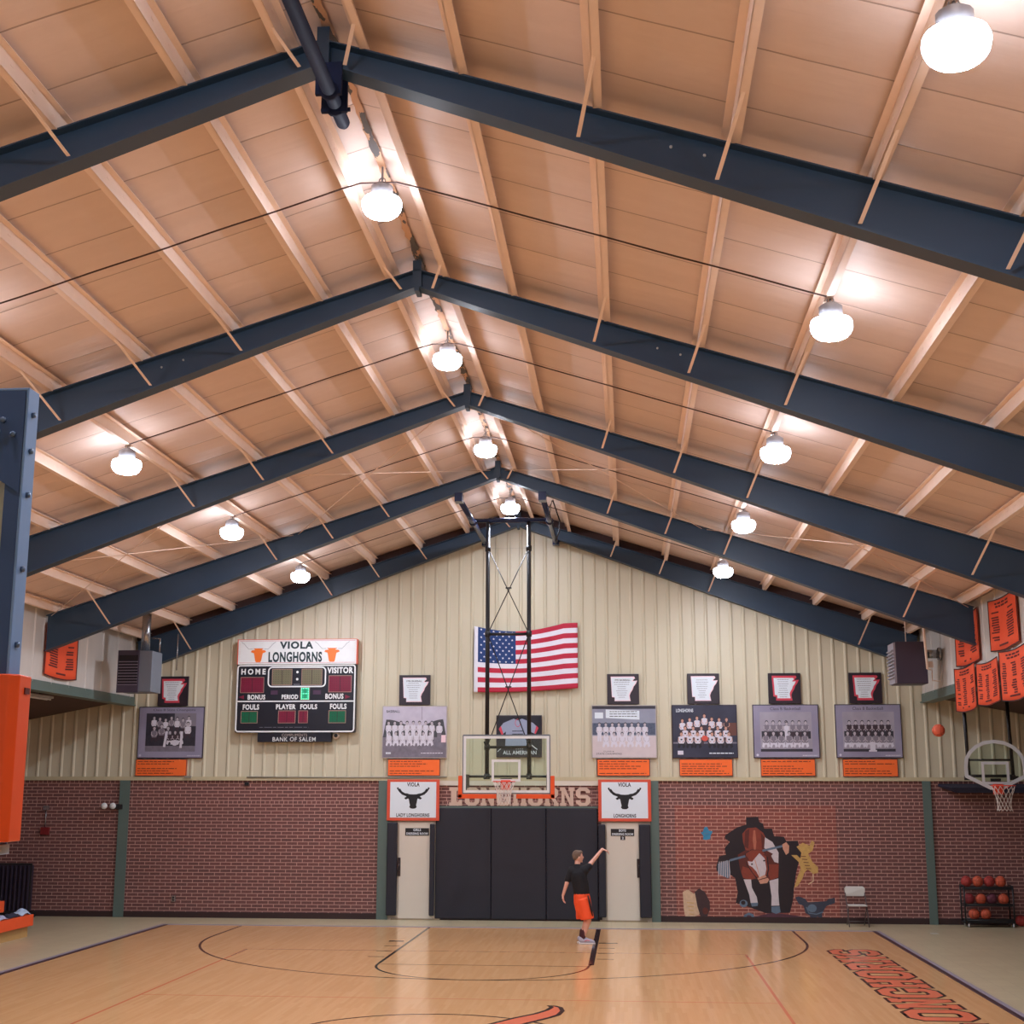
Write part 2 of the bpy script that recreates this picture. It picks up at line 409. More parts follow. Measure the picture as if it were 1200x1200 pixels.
# white ribbed header walls over the side aisles
for s_, nm in ((-1, 'left'), (1, 'right')):
    mb = ribbed(YN, YW-0.05, s_*XS, 5.1, lambda x: 6.62, pitch=0.92, rib=0.02, sgn=-s_, along='y')
    mb.box(min(s_*(XS+.02), s_*(XS+.16)), max(s_*(XS+.02), s_*(XS+.16)), YN, YW-.05, 5.1, 6.62)
    struct(mb, 'wall_'+nm, WPANEL)
    mb = MB(); mb.box(min(s_*(XS-.06), s_*(XS+.24)), max(s_*(XS-.06), s_*(XS+.24)), YN, YW-.04, 4.93, 4.96); mb.box(min(s_*(XS-.02), s_*(XS+.04)), max(s_*(XS-.02), s_*(XS+.04)), YN, YW-.04, 4.96, 5.14)
    struct(mb, 'trim_5' if s_ < 0 else 'trim_6', GREEN)
    mb = MB(); x0, x1 = s_*(XS+.2), s_*XO
    mb.add([(x0, YN, 5.06), (x1, YN, 4.30), (x1, YW-.04, 4.30), (x0, YW-.04, 5.06), (x0, YN, 5.16), (x1, YN, 4.4), (x1, YW-.04, 4.4), (x0, YW-.04, 5.16)],
           [(0,1,2,3),(7,6,5,4),(0,4,5,1),(1,5,6,2),(2,6,7,3),(3,7,4,0)])
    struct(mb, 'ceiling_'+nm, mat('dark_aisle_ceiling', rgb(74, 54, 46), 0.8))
    mb = MB(); mb.box(min(s_*XO, s_*(XO+.2)), max(s_*XO, s_*(XO+.2)), YN, YW+.2, 0, 4.4); struct(mb, 'wall_outer_'+nm, BRICK)
mb = MB(); mb.box(-XO, XO, YN-.2, YN, 0, 9.6); struct(mb, 'wall_front', PANEL)
# roof deck with insulation facing
mb = MB()
for s_ in (-1, 1):
    for k in range(17):
        xa, xb = s_*k*0.575, s_*(k+1)*0.575
        xb = s_*min(abs(xb), XS+.3)
        mb.add([(xa, YN, roofz(xa)), (xb, YN, roofz(xb)), (xb, YW+.1, roofz(xb)), (xa, YW+.1, roofz(xa))], [(0,1,2,3)])
    xe = s_*(XS+.3)
    mb.add([(0, YN, HR+.12), (xe, YN, roofz(xe)+.12), (xe, YW+.1, roofz(xe)+.12), (0, YW+.1, HR+.12)], [(0,1,2,3)])
o = struct(mb, 'ceiling', DECK)
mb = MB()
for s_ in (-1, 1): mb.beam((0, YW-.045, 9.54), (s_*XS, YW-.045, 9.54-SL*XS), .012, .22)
struct(mb, 'trim_shade', mat('dark_brown_roof_shade', rgb(70, 48, 46), .8))  # added dark strip: roof underside shade above the end beam, put in as colour
# ragged dark insulation gap along the ridge
def ridge_mat():
    t = NT('ragged_dark_ridge_gap'); m2 = t.n('ShaderNodeMapping'); m2.inputs['Scale'].default_value = (3, .9, 1); t.l(t.tc.outputs['Object'], m2.inputs[0])
    n = t.noise(m2.outputs[0], 3, 5); f = t.math('GREATER_THAN', n, 0.53)
    t.l(t.mix(f, rgb(210, 170, 140), rgb(96, 94, 94)), t.b.inputs['Base Color']); t.b.inputs['Roughness'].default_value = 0.9; return t.m
mb = MB(); r = random.Random(3); y = YN
vs = []
while y < YW:
    vs.append((y, r.uniform(.03, .055), r.uniform(.0, .02))); y += 0.12
for i in range(len(vs)-1):
    (y0, w0, c0), (y1, w1, c1) = vs[i], vs[i+1]
    mb.add([(c0-w0, y0, HR-.055), (c0+w0, y0, HR-.055), (c1+w1, y1, HR-.055), (c1-w1, y1, HR-.055), (c0, y0, HR-.005), (c1, y1, HR-.005)], [(0,1,2,3),(0,3,5,4),(1,4,5,2)])
struct(mb, 'trim_7', ridge_mat())

# ------------------------------------------------------------------ roof beams (tapered rigid frames)
def taper(x): return 9.22-0.374*abs(x)      # bottom of web
def topz(x): return 9.436-SL*abs(x)
PX = [0.37, 1.24, 2.39, 3.54, 4.69, 5.84, 7.0, 8.12]
BR = {1: [0.37, 2.39, 3.54, 4.69], -1: [0.37, 2.39, 3.54, 4.69]}
names_b = {1: 'slate-blue roof beam nearest the viewer, at the top of the picture', 2: 'second slate-blue roof beam from the viewer', 3: 'third slate-blue roof beam from the viewer, middle of the hall',
           4: 'fourth slate-blue roof beam, its knees showing beside the orange banners', 5: 'slate-blue roof beam lying against the cream gable wall'}
for k in range(1, 6):
    Y = YW-BAY*(5-k)-(0.14 if k == 5 else 0)
    root = empty('roof_beam', (0, Y, 0), names_b[k], 'roof beam', 'sloping steel roof beams')
    fwid = 0.22
    XE = XS-.07
    for s_ in (-1, 1):
        mb = MB()
        xs = [0, XE]
        vs = []
        for yy in (Y-.009, Y+.009):
            vs += [(0, yy, taper(0)), (s_*XE, yy, taper(XE)), (s_*XE, yy, topz(XE)), (0, yy, topz(0))]
        mb.add(vs, [(0,1,2,3),(7,6,5,4),(0,4,5,1),(1,5,6,2),(2,6,7,3),(3,7,4,0)])
        mb.build('web', BEAM, root)
        mb = MB(); mb.beam((0, Y, taper(0)-.0), (s_*XE, Y, taper(XE)), fwid, 0.018); mb.build('bottom_flange', BEAM, root)
        mb = MB(); mb.beam((0, Y, topz(0)), (s_*XE, Y, topz(XE)), fwid, 0.014); mb.build('top_flange', BEAM, root)
        for px in ([0.37, 2.39, 3.54, 4.69, 8.12] if k != 1 else [0.37, 2.39, 3.54, 4.69, 5.84, 8.12]):
            bx_ = px-.17
            L = 0.30 if px < 1 else 0.62
            dep = topz(px)-taper(px)
            p0 = (s_*bx_, Y-.12, taper(bx_)+.03); p1 = (s_*px, Y-.12-L*1.45, topz(px)+.03)
            mb = MB(); mb.beam(p0, p1, 0.034, 0.006); mb.beam((p0[0]+.014*s_, p0[1], p0[2]+.012), (p1[0]+.014*s_, p1[1], p1[2]+0.012), 0.006, 0.03)
            mb.build('flange_brace', PURL, root)
        if k == 5: continue
    mb = MB(); mb.box(-.055, .055, Y-.11, Y+.11, taper(0)-.02, topz(0)+.12); mb.box(-.03, .03, Y-.12, Y+.12, taper(0)-.07, taper(0)); mb.build('ridge_plate', BEAM, root)
    if k in (1, 2):
        mb = MB()
        for s_ in (-1, 1):
            for dx in (0, .28): mb.lathe([(0.014, 0), (0.014, .012)], (s_*(3.0+dx), Y-.022, topz(3+dx)-.13), 'y', 8)
        mb.build('bolt_head', mat('pale_bolt', rgb(190, 190, 190), 0.4), root)
# purlins
ordn = ['nearest the ridge', 'second from the ridge', 'third from the ridge', 'fourth from the ridge', 'fifth from ridge by the lamps', 'sixth from the ridge', 'seventh from the ridge', 'eighth from the ridge', 'along the eave']
for s_, nm in ((1, 'right'), (-1, 'left')):
    for i, px in enumerate(PX+[9.12]):
        zt = roofz(px)-.004; zb = topz(px)+.008; x = s_*(px-.04)
        mb = MB()
        mb.box(x-.004, x+.004, YN+.02, YW-.02, zb, zt)
        f = 0.07
        a, b = sorted((x, x+s_*f)); mb.box(a, b, YN+.02, YW-.02, zb, zb+.006)
        a, b = sorted((x+s_*f, x+s_*(f+.004))); mb.box(a, b, YN+.02, YW-.02, zb, zb+.024)
        a, b = sorted((x, x-s_*f)); mb.box(a, b, YN+.02, YW-.02, zt-.045, zt-.039)
        for q in range(int((YW-6)/.42)): mb.box(x-.007, x+.007, 6+q*.42, 6.055+q*.42, zb+.085, zb+.098)
        tag(mb.build('purlin', PURL), 'pale steel purlin on the %s roof slope, %s' % (nm, ordn[i]), 'purlin', 'purlins under the roof')
# cross-bracing rods between third and fourth beams
ya, yb = YW-BAY*2+.1, YW-BAY-.1
q = 0
for s_, nm in ((1, 'right'), (-1, 'left')):
    for (xa, xb, t) in ((0.15, 4.1, 'inner'), (4.2, 9.2, 'outer')):
        for fl in (0, 1):
            p = (s_*(xa if not fl else xb), yb, topz(xa if not fl else xb)-.03-.012*fl); p2 = (s_*(xb if not fl else xa), ya, topz(xb if not fl else xa)-.03-.012*fl)
            mb = MB(); mb.tube([p, p2], 0.0075, n=6)
            tag(mb.build('bracing_rod', PURL), 'thin diagonal bracing rod under the %s slope, %s bay, %s' % (nm, t, 'its far end nearer the eave' if fl else 'its far end nearer the ridge'), 'rod', 'thin roof bracing rods')

# ------------------------------------------------------------------ lamps and their wires
def lamp_lens(nm, p):
    m = bpy.data.materials.new(nm); m.use_nodes = True; nt = m.node_tree; b = nt.nodes['Principled BSDF']
    b.inputs['Base Color'].default_value = (0.9, 0.9, 0.9, 1); b.inputs['Emission Color'].default_value = LAMP_TINT+(1,)
    b.inputs['Emission Strength'].default_value = p
    return m
LENS = lamp_lens('glowing_lamp_lens', LAMP_POWER); LENS2 = lamp_lens('dim_upper_lamp_lens', LAMP_POWER*0.036); HOUS = mat('grey_lamp_housing', rgb(150, 150, 156), 0.4, metal=0.4)
def make_lamp(x, y, z, ztop, label, grp):
    root = empty('ceiling_lamp', (x, y, z), label, 'ceiling lamp', grp)
    mb = MB(); mb.lathe([(0.001, -.145), (.06, -.143), (.11, -.136), (.155, -.120)], (x, y, z), n=20); mb.build('lens', LENS, root)
    mb = MB(); mb.lathe([(.156, -.120), (.185, -.095), (.205, -.06), (.215, -.02), (.215, .02), (.20, .055), (.14, .08), (.09, .1)], (x, y, z), n=20); mb.build('side_lens', LENS2, root)
    mb = MB(); mb.lathe([(.11, .09), (.12, .11), (.12, .2), (.07, .235), (.02, .25)], (x, y, z), n=14); mb.build('housing', HOUS, root)
    mb = MB(); mb.tube([(x, y, z+.24), (x, y, ztop)], 0.012, n=8)
    mb.tube([(x+.035*math.cos(a), y, z+.27+.035*math.sin(a)) for a in [2*PI*i/10 for i in range(10)]], .006, closed=True, n=6); mb.build('hanger', HOUS, root)
    return root
LY = [29.88-BAY*k for k in range(6)]
desc = ['against the far gable', 'second from the gable', 'third from the gable', 'fourth from the gable', 'fifth from the gable', 'sixth from the gable']
for k, y in enumerate(LY):
    for x, z, nm in ((0.02, 9.15, 'ridge'), (4.70, 7.66, 'right slope'), (-4.71, 7.66, 'left slope')):
        zt = roofz(x)-.06 if nm == 'ridge' else roofz(x)-.2
        make_lamp(x, y, z, zt, 'glowing white high bay lamp in the %s row, %s' % (nm, desc[k]), 'high bay lamps of the three rows')
WIRE = mat('brown_electrical_cable', rgb(72, 50, 44), 0.7)
for k, y in enumerate(LY[:5]):
    pts = []
    for i in range(-24, 25):
        x = 4.65*i/24
        pts.append((x, y-.10+.006*math.sin(i*.9), topz(max(abs(x), .22))-.012))
    mb = MB(); mb.tube(pts, 0.009, n=6)
    tag(mb.build('lamp_cable', WIRE), 'thin brown cable crossing under both slopes at the lamps %s' % desc[k], 'cable', 'cables feeding the lamps')
# ------------------------------------------------------------------ court markings (paint on the wood)
YB = 30.35
def flr(u, v, L): return (u, v, 0.0008*L)
def arc(cx, cy, r, a0, a1, n=40): return [(cx+r*math.cos(a0+(a1-a0)*i/n), cy+r*math.sin(a0+(a1-a0)*i/n)) for i in range(n+1)]
def mark(art, name, label, cat='court marking'):
    return tag(art.build(name, fix=False), label, cat)
a = Art(flr); a.line([(-1.83, YB+.5), (-1.83, YB-5.6)], .055, LINEM, 2)
a.line([(1.87, YB+.5), (1.87, YB-5.6)], .10, LINEM, 2)
a.line([(-1.83, YB-5.5)]+arc(0, YB-5.79, 1.83, PI, 2*PI)+[(1.87, YB-5.5)], .045, LINEM, 2)
a.line([(-1.83, YB-5.79), (1.83, YB-5.79)], .03, LINEM, 2)
for sx in (-1, 1):
    a.rect(*((1.93, YB-2.25, 2.3, YB-2.13) if sx > 0 else (-2.25, YB-2.3, -1.95, YB-2.13)), LINEM, 2)
    for yy in (3.05, 3.9, 4.75): a.rect(*((1.95, YB-yy-.025, 2.25, YB-yy+.025) if sx > 0 else (-2.2, YB-yy-.025, -1.9, YB-yy+.025)), LINEM, 2)
mark(a, 'free_throw_lane', 'dark painted free throw lane and circle below the far basket')
a = Art(flr); a.line([(-6.02, YB+.5), (-6.02, 28.75)]+arc(0, 28.75, 6.02, PI, 2*PI, 60)+[(6.02, YB+.5)], .05, LINEM, 1)
mark(a, 'three_point_line', 'thin dark three point arc curving across the wooden floor')
a = Art(flr); a.line(arc(0, YB-12.8, 1.83, 0, 2*PI, 60), .05, LINEM, 2)
mark(a, 'centre_circle', 'thin dark centre circle at the bottom edge of the picture')
for sx, nm in ((-4.7, 'left'), (4.67, 'right')):
    a = Art(flr); a.line([(sx, 8.6), (sx, 26.55)], .045, REDLINE, 0.5)
    mark(a, 'volleyball_line', 'faded red volleyball side line on the %s of the court' % nm)
for yy, nm in ((20.75, 'nearer'), (26.55, 'farther')):
    a = Art(flr); a.line([(-4.7, yy), (4.67, yy)], .035, REDLINE, 0.4)
    mark(a, 'volleyball_line', 'faded red volleyball line crossing the court, the %s one' % nm)

# block letters on a 10 x 14 grid (collegiate)
def ring(o, i): return [o, i]
BL = {
 'L': [[(0,0),(9,0),(9,4.5),(7,4.5),(6.4,2.8),(5.2,2.8),(5.2,11.5),(6.4,11.5),(6.4,14),(0,14),(0,11.5),(1.3,11.5),(1.3,2.5),(0,2.5)]],
 'N': [[(0,0),(4.2,0),(4.2,2.4),(3.2,2.4),(3.2,9.2),(7,0),(9.3,0),(9.3,11.6),(10,11.6),(10,14),(5.9,14),(5.9,11.6),(6.9,11.6),(6.9,5.6),(3.4,14),(0,14),(0,11.6),(1,11.6),(1,2.4),(0,2.4)]],
 'H': [[(0,0),(4.3,0),(4.3,2.4),(3.6,2.4),(3.6,5.8),(6.4,5.8),(6.4,2.4),(5.7,2.4),(5.7,0),(10,0),(10,2.4),(9.2,2.4),(9.2,11.6),(10,11.6),(10,14),(5.7,14),(5.7,11.6),(6.4,11.6),(6.4,8.3),(3.6,8.3),(3.6,11.6),(4.3,11.6),(4.3,14),(0,14),(0,11.6),(.8,11.6),(.8,2.4),(0,2.4)]],
 'G': [[(2.4,0),(7.6,0),(10,2.4),(10,7),(5.6,7),(5.6,4.8),(6.9,4.8),(6.9,3.2),(6.2,2.5),(3.8,2.5),(3.1,3.2),(3.1,10.8),(3.8,11.5),(6.2,11.5),(6.9,10.8),(6.9,9.4),(10,9.4),(10,11.6),(7.6,14),(2.4,14),(0,11.6),(0,2.4)]],
 'S': [[(2.4,0),(7.6,0),(10,2.4),(10,6.2),(8,8.3),(3.1,8.3),(3.1,10.8),(3.8,11.5),(6.2,11.5),(6.9,10.8),(6.9,9.8),(9.8,9.8),(9.8,11.6),(7.6,14),(2.4,14),(0,11.6),(0,7.8),(2,5.8),(6.9,5.8),(6.9,3.2),(6.2,2.5),(3.8,2.5),(3.1,3.2),(3.1,4.4),(0,4.4),(0,2.4)]],
 'O': [[(2.4,0),(5,0),(5,2.5),(3.8,2.5),(3.1,3.2),(3.1,10.8),(3.8,11.5),(5,11.5),(5,14),(2.4,14),(0,11.6),(0,2.4)], [(5,0),(7.6,0),(10,2.4),(10,11.6),(7.6,14),(5,14),(5,11.5),(6.2,11.5),(6.9,10.8),(6.9,3.2),(6.2,2.5),(5,2.5)]],
 'R': [[(0,0),(4.3,0),(4.3,2.4),(3.6,2.4),(3.6,5.6),(5,5.6),(6.8,2.4),(6.8,0),(10,0),(10,2.4),(9.3,2.4),(7.7,5.9),(9.6,7.8),(9.6,12),(7.6,14),(5,14),(5,11.6),(6,11.6),(6.6,11),(6.6,8.7),(6,8.1),(3.6,8.1),(3.6,11.6),(5,11.6),(5,14),(0,14),(0,11.6),(.8,11.6),(.8,2.4),(0,2.4)]],
}
def grow(pts, d):
    n = len(pts); out = []
    A = sum(pts[i][0]*pts[(i+1) % n][1]-pts[(i+1) % n][0]*pts[i][1] for i in range(n)); sg = 1 if A > 0 else -1
    for i in range(n):
        p0 = Vector(pts[i-1]); p = Vector(pts[i]); p1 = Vector(pts[(i+1) % n])
        e0 = (p-p0).normalized(); e1 = (p1-p).normalized(); n0 = Vector((e0.y, -e0.x))*sg; n1 = Vector((e1.y, -e1.x))*sg
        b = n0+n1; L2 = b.dot(b); b = b*(2/L2) if L2 > 0.3 else n0
        if b.length > 2: b = b.normalized()*2
        out.append((p.x+b.x*d, p.y+b.y*d))
    return out
LET = 'LONGHORNS'
x_top, x_bot = 6.28, 7.16; y0 = 18.42; pitch = 1.02; lw = 0.93
a = Art(flr)
for i, ch in enumerate(LET):
    yy = y0+i*pitch
    for poly in BL[ch]:
        P = [(x_bot-(v/14)*(x_bot-x_top), yy+u/10*lw) for u, v in poly]
        a.poly(grow(P, 0.05), LINEM, 2); a.poly(P, CORANGE, 3)
mark(a, 'floor_lettering', 'orange block letters LONGHORNS outlined in black along the right sideline', 'floor lettering')
# longhorn emblem at mid court, horns spread along the court
half = [(0, .38), (.45, .40), (.85, .59), (1.12, .69), (1.61, .96), (1.99, 1.22), (2.30, 1.36), (2.55, 1.41), (2.72, 1.36), (2.70, 1.50), (2.55, 1.60), (2.25, 1.64), (1.90, 1.60), (1.66, 1.49), (1.23, 1.24), (.8, 1.0), (.4, .87), (0, .85)]
face = [(0, .42), (.42, .40), (.75, .09), (.98, -.03), (.72, -.11), (.46, -.03), (.38, -.43), (.27, -1.2), (.33, -1.5), (.2, -1.75), (0, -1.8)]
a = Art(lambda u, v, L: (v, YB-12.8+u, 0.0008*L+.0008))
for s_ in (-1, 1):
    for P in (half, face):
        Q = [(p[0]*s_, p[1]) for p in P]
        a.poly(Q, LINEM, 2); a.poly(grow(Q, -.065), CORANGE, 3)
mark(a, 'court_emblem', 'big orange longhorn emblem with black outline, horn tip at the bottom', 'floor emblem')
mb = MB(); mb.box(8.86, 9.02, 30.58, 30.66, 0, .004); tag(mb.build('tape_scrap', WHITE), 'small white scrap on the beige tiles right of the court', 'scrap')

# ------------------------------------------------------------------ doors, pads, signs on the end wall
for i, (x0, x1, nm) in enumerate(((-2.82, -1.98, 'left'), (2.02, 2.80, 'right'))):
    mb = MB(); mb.box(x0-.03, x1+.03, YW-.05, YW+.0, 0, 2.55)
    mb.box(x0-.25 if i == 0 else x0-.1, x1+.1 if i == 0 else x1+.27, YW-.035, YW, 0, 2.4)
    d = struct(mb, 'door_%d' % (i+1), mat('cream_door_frame', rgb(206, 194, 178), 0.5))
    mb = MB(); mb.box(x0+.02, x1-.02, YW-.085, YW-.048, .03, 2.2); l = mb.build('door_leaf', CREAMD, d); bevel(l, .004)
    mb = MB(); hx = x0+.03 if i == 0 else x1-.03
    mb.box(hx-.04, hx+.03, YW-.10, YW-.085, .98, 1.4); mb.tube([(hx, YW-.09, 1.25), (hx, YW-.14, 1.25), (hx, YW-.14, 1.1), (hx, YW-.09, 1.1)], .012)
    mb.build('door_handle', mat('dark_bronze_handle', rgb(66, 58, 62), 0.35, metal=0.6), d)
    mb = MB(); mb.box(x0-.15, x1+.15, YW-.09, YW-.03, 0, .035); mb.build('threshold', mat('tan_threshold', rgb(150, 134, 108), 0.5), d)
def pad(x0, x1, z0, z1, y, th, label, cat='wall pad', grp=None):
    mb = MB(); mb.box(x0, x1, y-th, y, z0, z1); o = mb.build('wall_pad', VINYL); bevel(o, .022, 3); return tag(o, label, cat, grp)
pad(-1.95, -.645, .03, 2.53, YW-.005, .07, 'tall black wall pad left of centre, below the basket', grp='black wall pads')
pad(-.64, .635, .03, 2.53, YW-.005, .07, 'tall black wall pad in the centre, directly under the basket', grp='black wall pads')
pad(.64, 1.84, .03, 2.53, YW-.005, .07, 'tall black wall pad right of centre, behind the shooting boy', grp='black wall pads')
pad(-3.08, -2.84, .10, 2.2, YW-.06, .10, 'narrow black pad on the left side of the left door', grp='narrow black door pads')
pad(-2.07, -1.955, .10, 2.17, YW-.085, .10, 'narrow black pad on the right side of the left door', grp='narrow black door pads')
pad(1.85, 2.015, .10, 2.17, YW-.085, .10, 'narrow black pad on the left side of the right door', grp='narrow black door pads')
pad(2.79, 3.05, .10, 2.17, YW-.09, .10, 'narrow black pad on the right side of the right door', grp='narrow black door pads')
mb = MB(); mb.box(-1.95, 1.85, YW-.06, YW-.001, 2.535, 2.575); tag(mb.build('pad_rail', GREEN), 'thin grey rail along the top of the big black wall pads', 'rail')
# wall letters
TANL = mat('tan_wooden_letter', rgb(206, 178, 160), 0.55)
lw2 = (1.69+1.66)/9
for i, ch in enumerate(LET):
    mb = MB()
    for poly in BL[ch]:
        mb.prism([(u, v) for u, v in poly], lambda u, v, w_, i=i: (-1.66+i*lw2+.02+u/10*(lw2-.035), YW-.002-w_, 2.585+v/14*.42), .035)
    tag(mb.build('wall_letter', TANL), 'tan cut-out wall letter %s, %s of the word LONGHORNS above the black pads' % (ch, ['first', 'second', 'third', 'fourth', 'fifth', 'sixth', 'seventh', 'eighth', 'last'][i]), 'letter', 'cut-out letters above the wall pads')
# longhorn signs over the doors
skull_half = [(0, .13), (.09, .135), (.13, .15), (.20, .16), (.27, .20), (.32, .27), (.345, .255), (.36, .30), (.40, .285), (.385, .255), (.34, .19), (.27, .125), (.19, .095), (.16, .08), (.215, .045), (.18, .01), (.12, .035), (.105, .02), (.085, -.08), (.075, -.12), (.09, -.17), (.05, -.20), (0, -.205)]
def longhorn(art, cx, cz, sc, m, L=2, sgn=1):
    for s_ in (-1, 1): art.poly([(cx+p[0]*s_*sc, cz+p[1]*sc) for p in skull_half], m, L)
def door_sign(x0, x1, z0, z1, l1, l2, label):
    root = empty('door_banner', ((x0+x1)/2, YW-.1, z0), label, 'sign', 'white longhorn signs over the doors')
    mb = MB(); mb.box(x0, x1, YW-.13, YW-.09, z0, z1); f = mb.build('frame', mat('coral_red_frame', rgb(214, 82, 56), 0.5), root); bevel(f, .006)
    a = Art(wallmap(YW-.131)); a.rect(x0+.075, z0+.07, x1-.075, z1-.06, PAPER, 1)
    cx = (x0+x1)/2; longhorn(a, cx, (z0+z1)/2, .98, INK)
    w1 = .15; a.text(l1, cx-w1, z1-.165, cx+w1, z1-.07, INK, 2, .03, 1.1)
    w2_ = .0265*len(l2)+.02; a.text(l2, cx-w2_, z0+.085, cx+w2_, z0+.17, INK, 2, .03, 1.1)
    a.build('sign_face', None, root, fix=False)
door_sign(-3.10, -1.86, 2.24, 3.19, 'VIOLA', 'LADY LONGHORNS', 'orange-framed white longhorn sign over left door reading VIOLA LADY LONGHORNS')
door_sign(1.86, 3.08, 2.24, 3.19, 'VIOLA', 'LONGHORNS', 'orange-framed white longhorn sign over right door reading VIOLA LONGHORNS')
def small_sign(x0, x1, z0, z1, lines, label):
    a = Art(wallmap(YW-.092)); MB.box(a, x0, x1, YW-.092, YW-.085, z0, z1, BLACK)
    n = len(lines); h = (z1-z0)/n
    for i, (t, fr) in enumerate(lines):
        c = (x0+x1)/2; wd = (x1-x0)*fr/2; a.text(t, c-wd, z1-(i+1)*h+h*.2, c+wd, z1-i*h-h*.15, PAPER, 1, .03, 1.1)
    tag(a.build('door_name_plate', fix=False), label, 'sign', 'black name plates on the doors')
small_sign(-2.66, -2.10, 1.90, 2.07, [('GIRLS', .32), ('DRESSING ROOM', .9)], 'black name plate GIRLS DRESSING ROOM on the left cream door')
small_sign(2.14, 2.68, 1.91, 2.07, [('BOYS', .3), ('DRESSING ROOM', .9)], 'black name plate BOYS DRESSING ROOM on the right cream door')
small_sign(2.36, 2.47, 1.82, 1.905, [('2', .4)], 'tiny black plate with a white numeral under the right name plate')

# ------------------------------------------------------------------ scoreboard
SY = YW-.22
root = empty('scoreboard', (-5.35, YW, 4.28), 'large black scoreboard with white VIOLA LONGHORNS header on the gable wall', 'scoreboard')
mb = MB(); mb.box(-6.80, -3.89, SY, YW-.03, 4.28, 5.90); o = mb.build('cabinet', NAVYB, root); bevel(o, .02)
mb = MB(); mb.box(-6.78, -3.88, SY-.03, YW-.03, 5.90, 6.50); o = mb.build('header_cabinet', WHITE, root); bevel(o, .01)
mb = MB(); mb.box(-6.80, -6.775, SY-.031, YW-.05, 5.90, 6.50); mb.box(-6.80, -3.88, SY-.032, YW-.05, 6.49, 6.505); mb.box(-3.89, -3.87, SY-.031, YW-.05, 5.9, 6.5); mb.build('header_edge', mat('orange_edge_trim', rgb(222, 110, 88), 0.5), root)
a = Art(wallmap(SY-.031)); OR2 = mat('burnt_orange_print', rgb(236, 116, 40), 0.5)
TEALK = mat('dark_teal_print', rgb(22, 48, 54), 0.5)
a.text('VIOLA', -5.76, 6.27, -4.94, 6.45, TEALK, 2, .045, 1.15); a.text('LONGHORNS', -6.03, 5.95, -4.72, 6.20, TEALK, 2, .04, 1.1)
for cx, k in ((-6.28, 1), (-4.48, 1)):
    P = [(-.19, .05), (-.17, .09), (-.08, .10), (-.13, .14), (.13, .14), (.08, .10), (.17, .09), (.19, .05), (.11, .02), (.075, -.17), (.05, -.20), (-.05, -.20), (-.075, -.17), (-.11, .02)]
    a.poly([(cx+p[0]*.98, 6.15+p[1]*.98) for p in P], OR2, 2)
    for s_ in (-1, 1):
        h = [(cx+s_*.14, 6.275), (cx+s_*.24, 6.27), (cx+s_*.30, 6.33), (cx+s_*.35, 6.39), (cx+s_*.42, 6.44)]
        a.line(h, [.008]*5, GREYINK, 2)
a.line([(-6.74, 5.94), (-3.92, 5.94), (-3.92, 6.465), (-6.74, 6.465)], .007, ROSE, 1, closed=True)
a.build('header_print', None, root, fix=False)
a = Art(wallmap(SY-.001))
def outline(x0, z0, x1, z1, wd, m, r=.06, L=2):
    pts = []
    for cx, cz, a0 in ((x1-r, z1-r, 0), (x0+r, z1-r, PI/2), (x0+r, z0+r, PI), (x1-r, z0+r, 1.5*PI)):
        pts += [(cx+r*math.cos(a0+PI/2*i/4), cz+r*math.sin(a0+PI/2*i/4)) for i in range(5)]
    a.line(pts, wd, m, L, closed=True)
outline(-6.775, 4.305, -3.915, 5.875, .035, WHITE, .06)
a.rect(-6.77, 5.005, -3.92, 5.035, WHITE, 2)
outline(-6.02, 5.37, -4.63, 5.83, .032, WHITE, .09)
for t, x0, z0, x1, z1 in (('HOME', -6.69, 5.66, -6.09, 5.80), ('VISITOR', -4.59, 5.68, -3.96, 5.83), ('BONUS', -6.51, 5.06, -6.08, 5.18), ('PERIOD', -5.68, 5.07, -5.28, 5.18), ('BONUS', -4.62, 5.07, -4.18, 5.20),
                          ('FOULS', -6.62, 4.82, -6.22, 4.95), ('PLAYER', -5.81, 4.83, -5.33, 4.95), ('FOULS', -5.22, 4.83, -4.81, 4.95), ('FOULS', -4.50, 4.83, -4.10, 4.96)):
    a.text(t, x0, z0, x1, z1, WHITE, 2, .04, 1.5 if t == 'HOME' else 1.1)
for s_, x in ((-1, -6.60), (1, -4.14)): a.poly([(x, 5.17), (x, 5.07), (x+s_*.13, 5.12)], MAROON, 2)
for x0, x1 in ((-5.95, -5.78), (-4.92, -4.73)): a.rect(x0, 5.18, x1, 5.28, mat('dim_plum_lamp', rgb(72, 48, 72), .4), 2)
a.disc(-5.315, 5.715, .03, .03, WHITE, 2); a.disc(-5.315, 5.545, .03, .03, WHITE, 2)
a.scribble(-5.4, 5.41, -5.24, 5.43, GREYINK, 2, 5)
a.scribble(-6.2, 4.40, -5.0, 4.41, GREYINK, 2, 8)
a.build('face_print', None, root, fix=False)
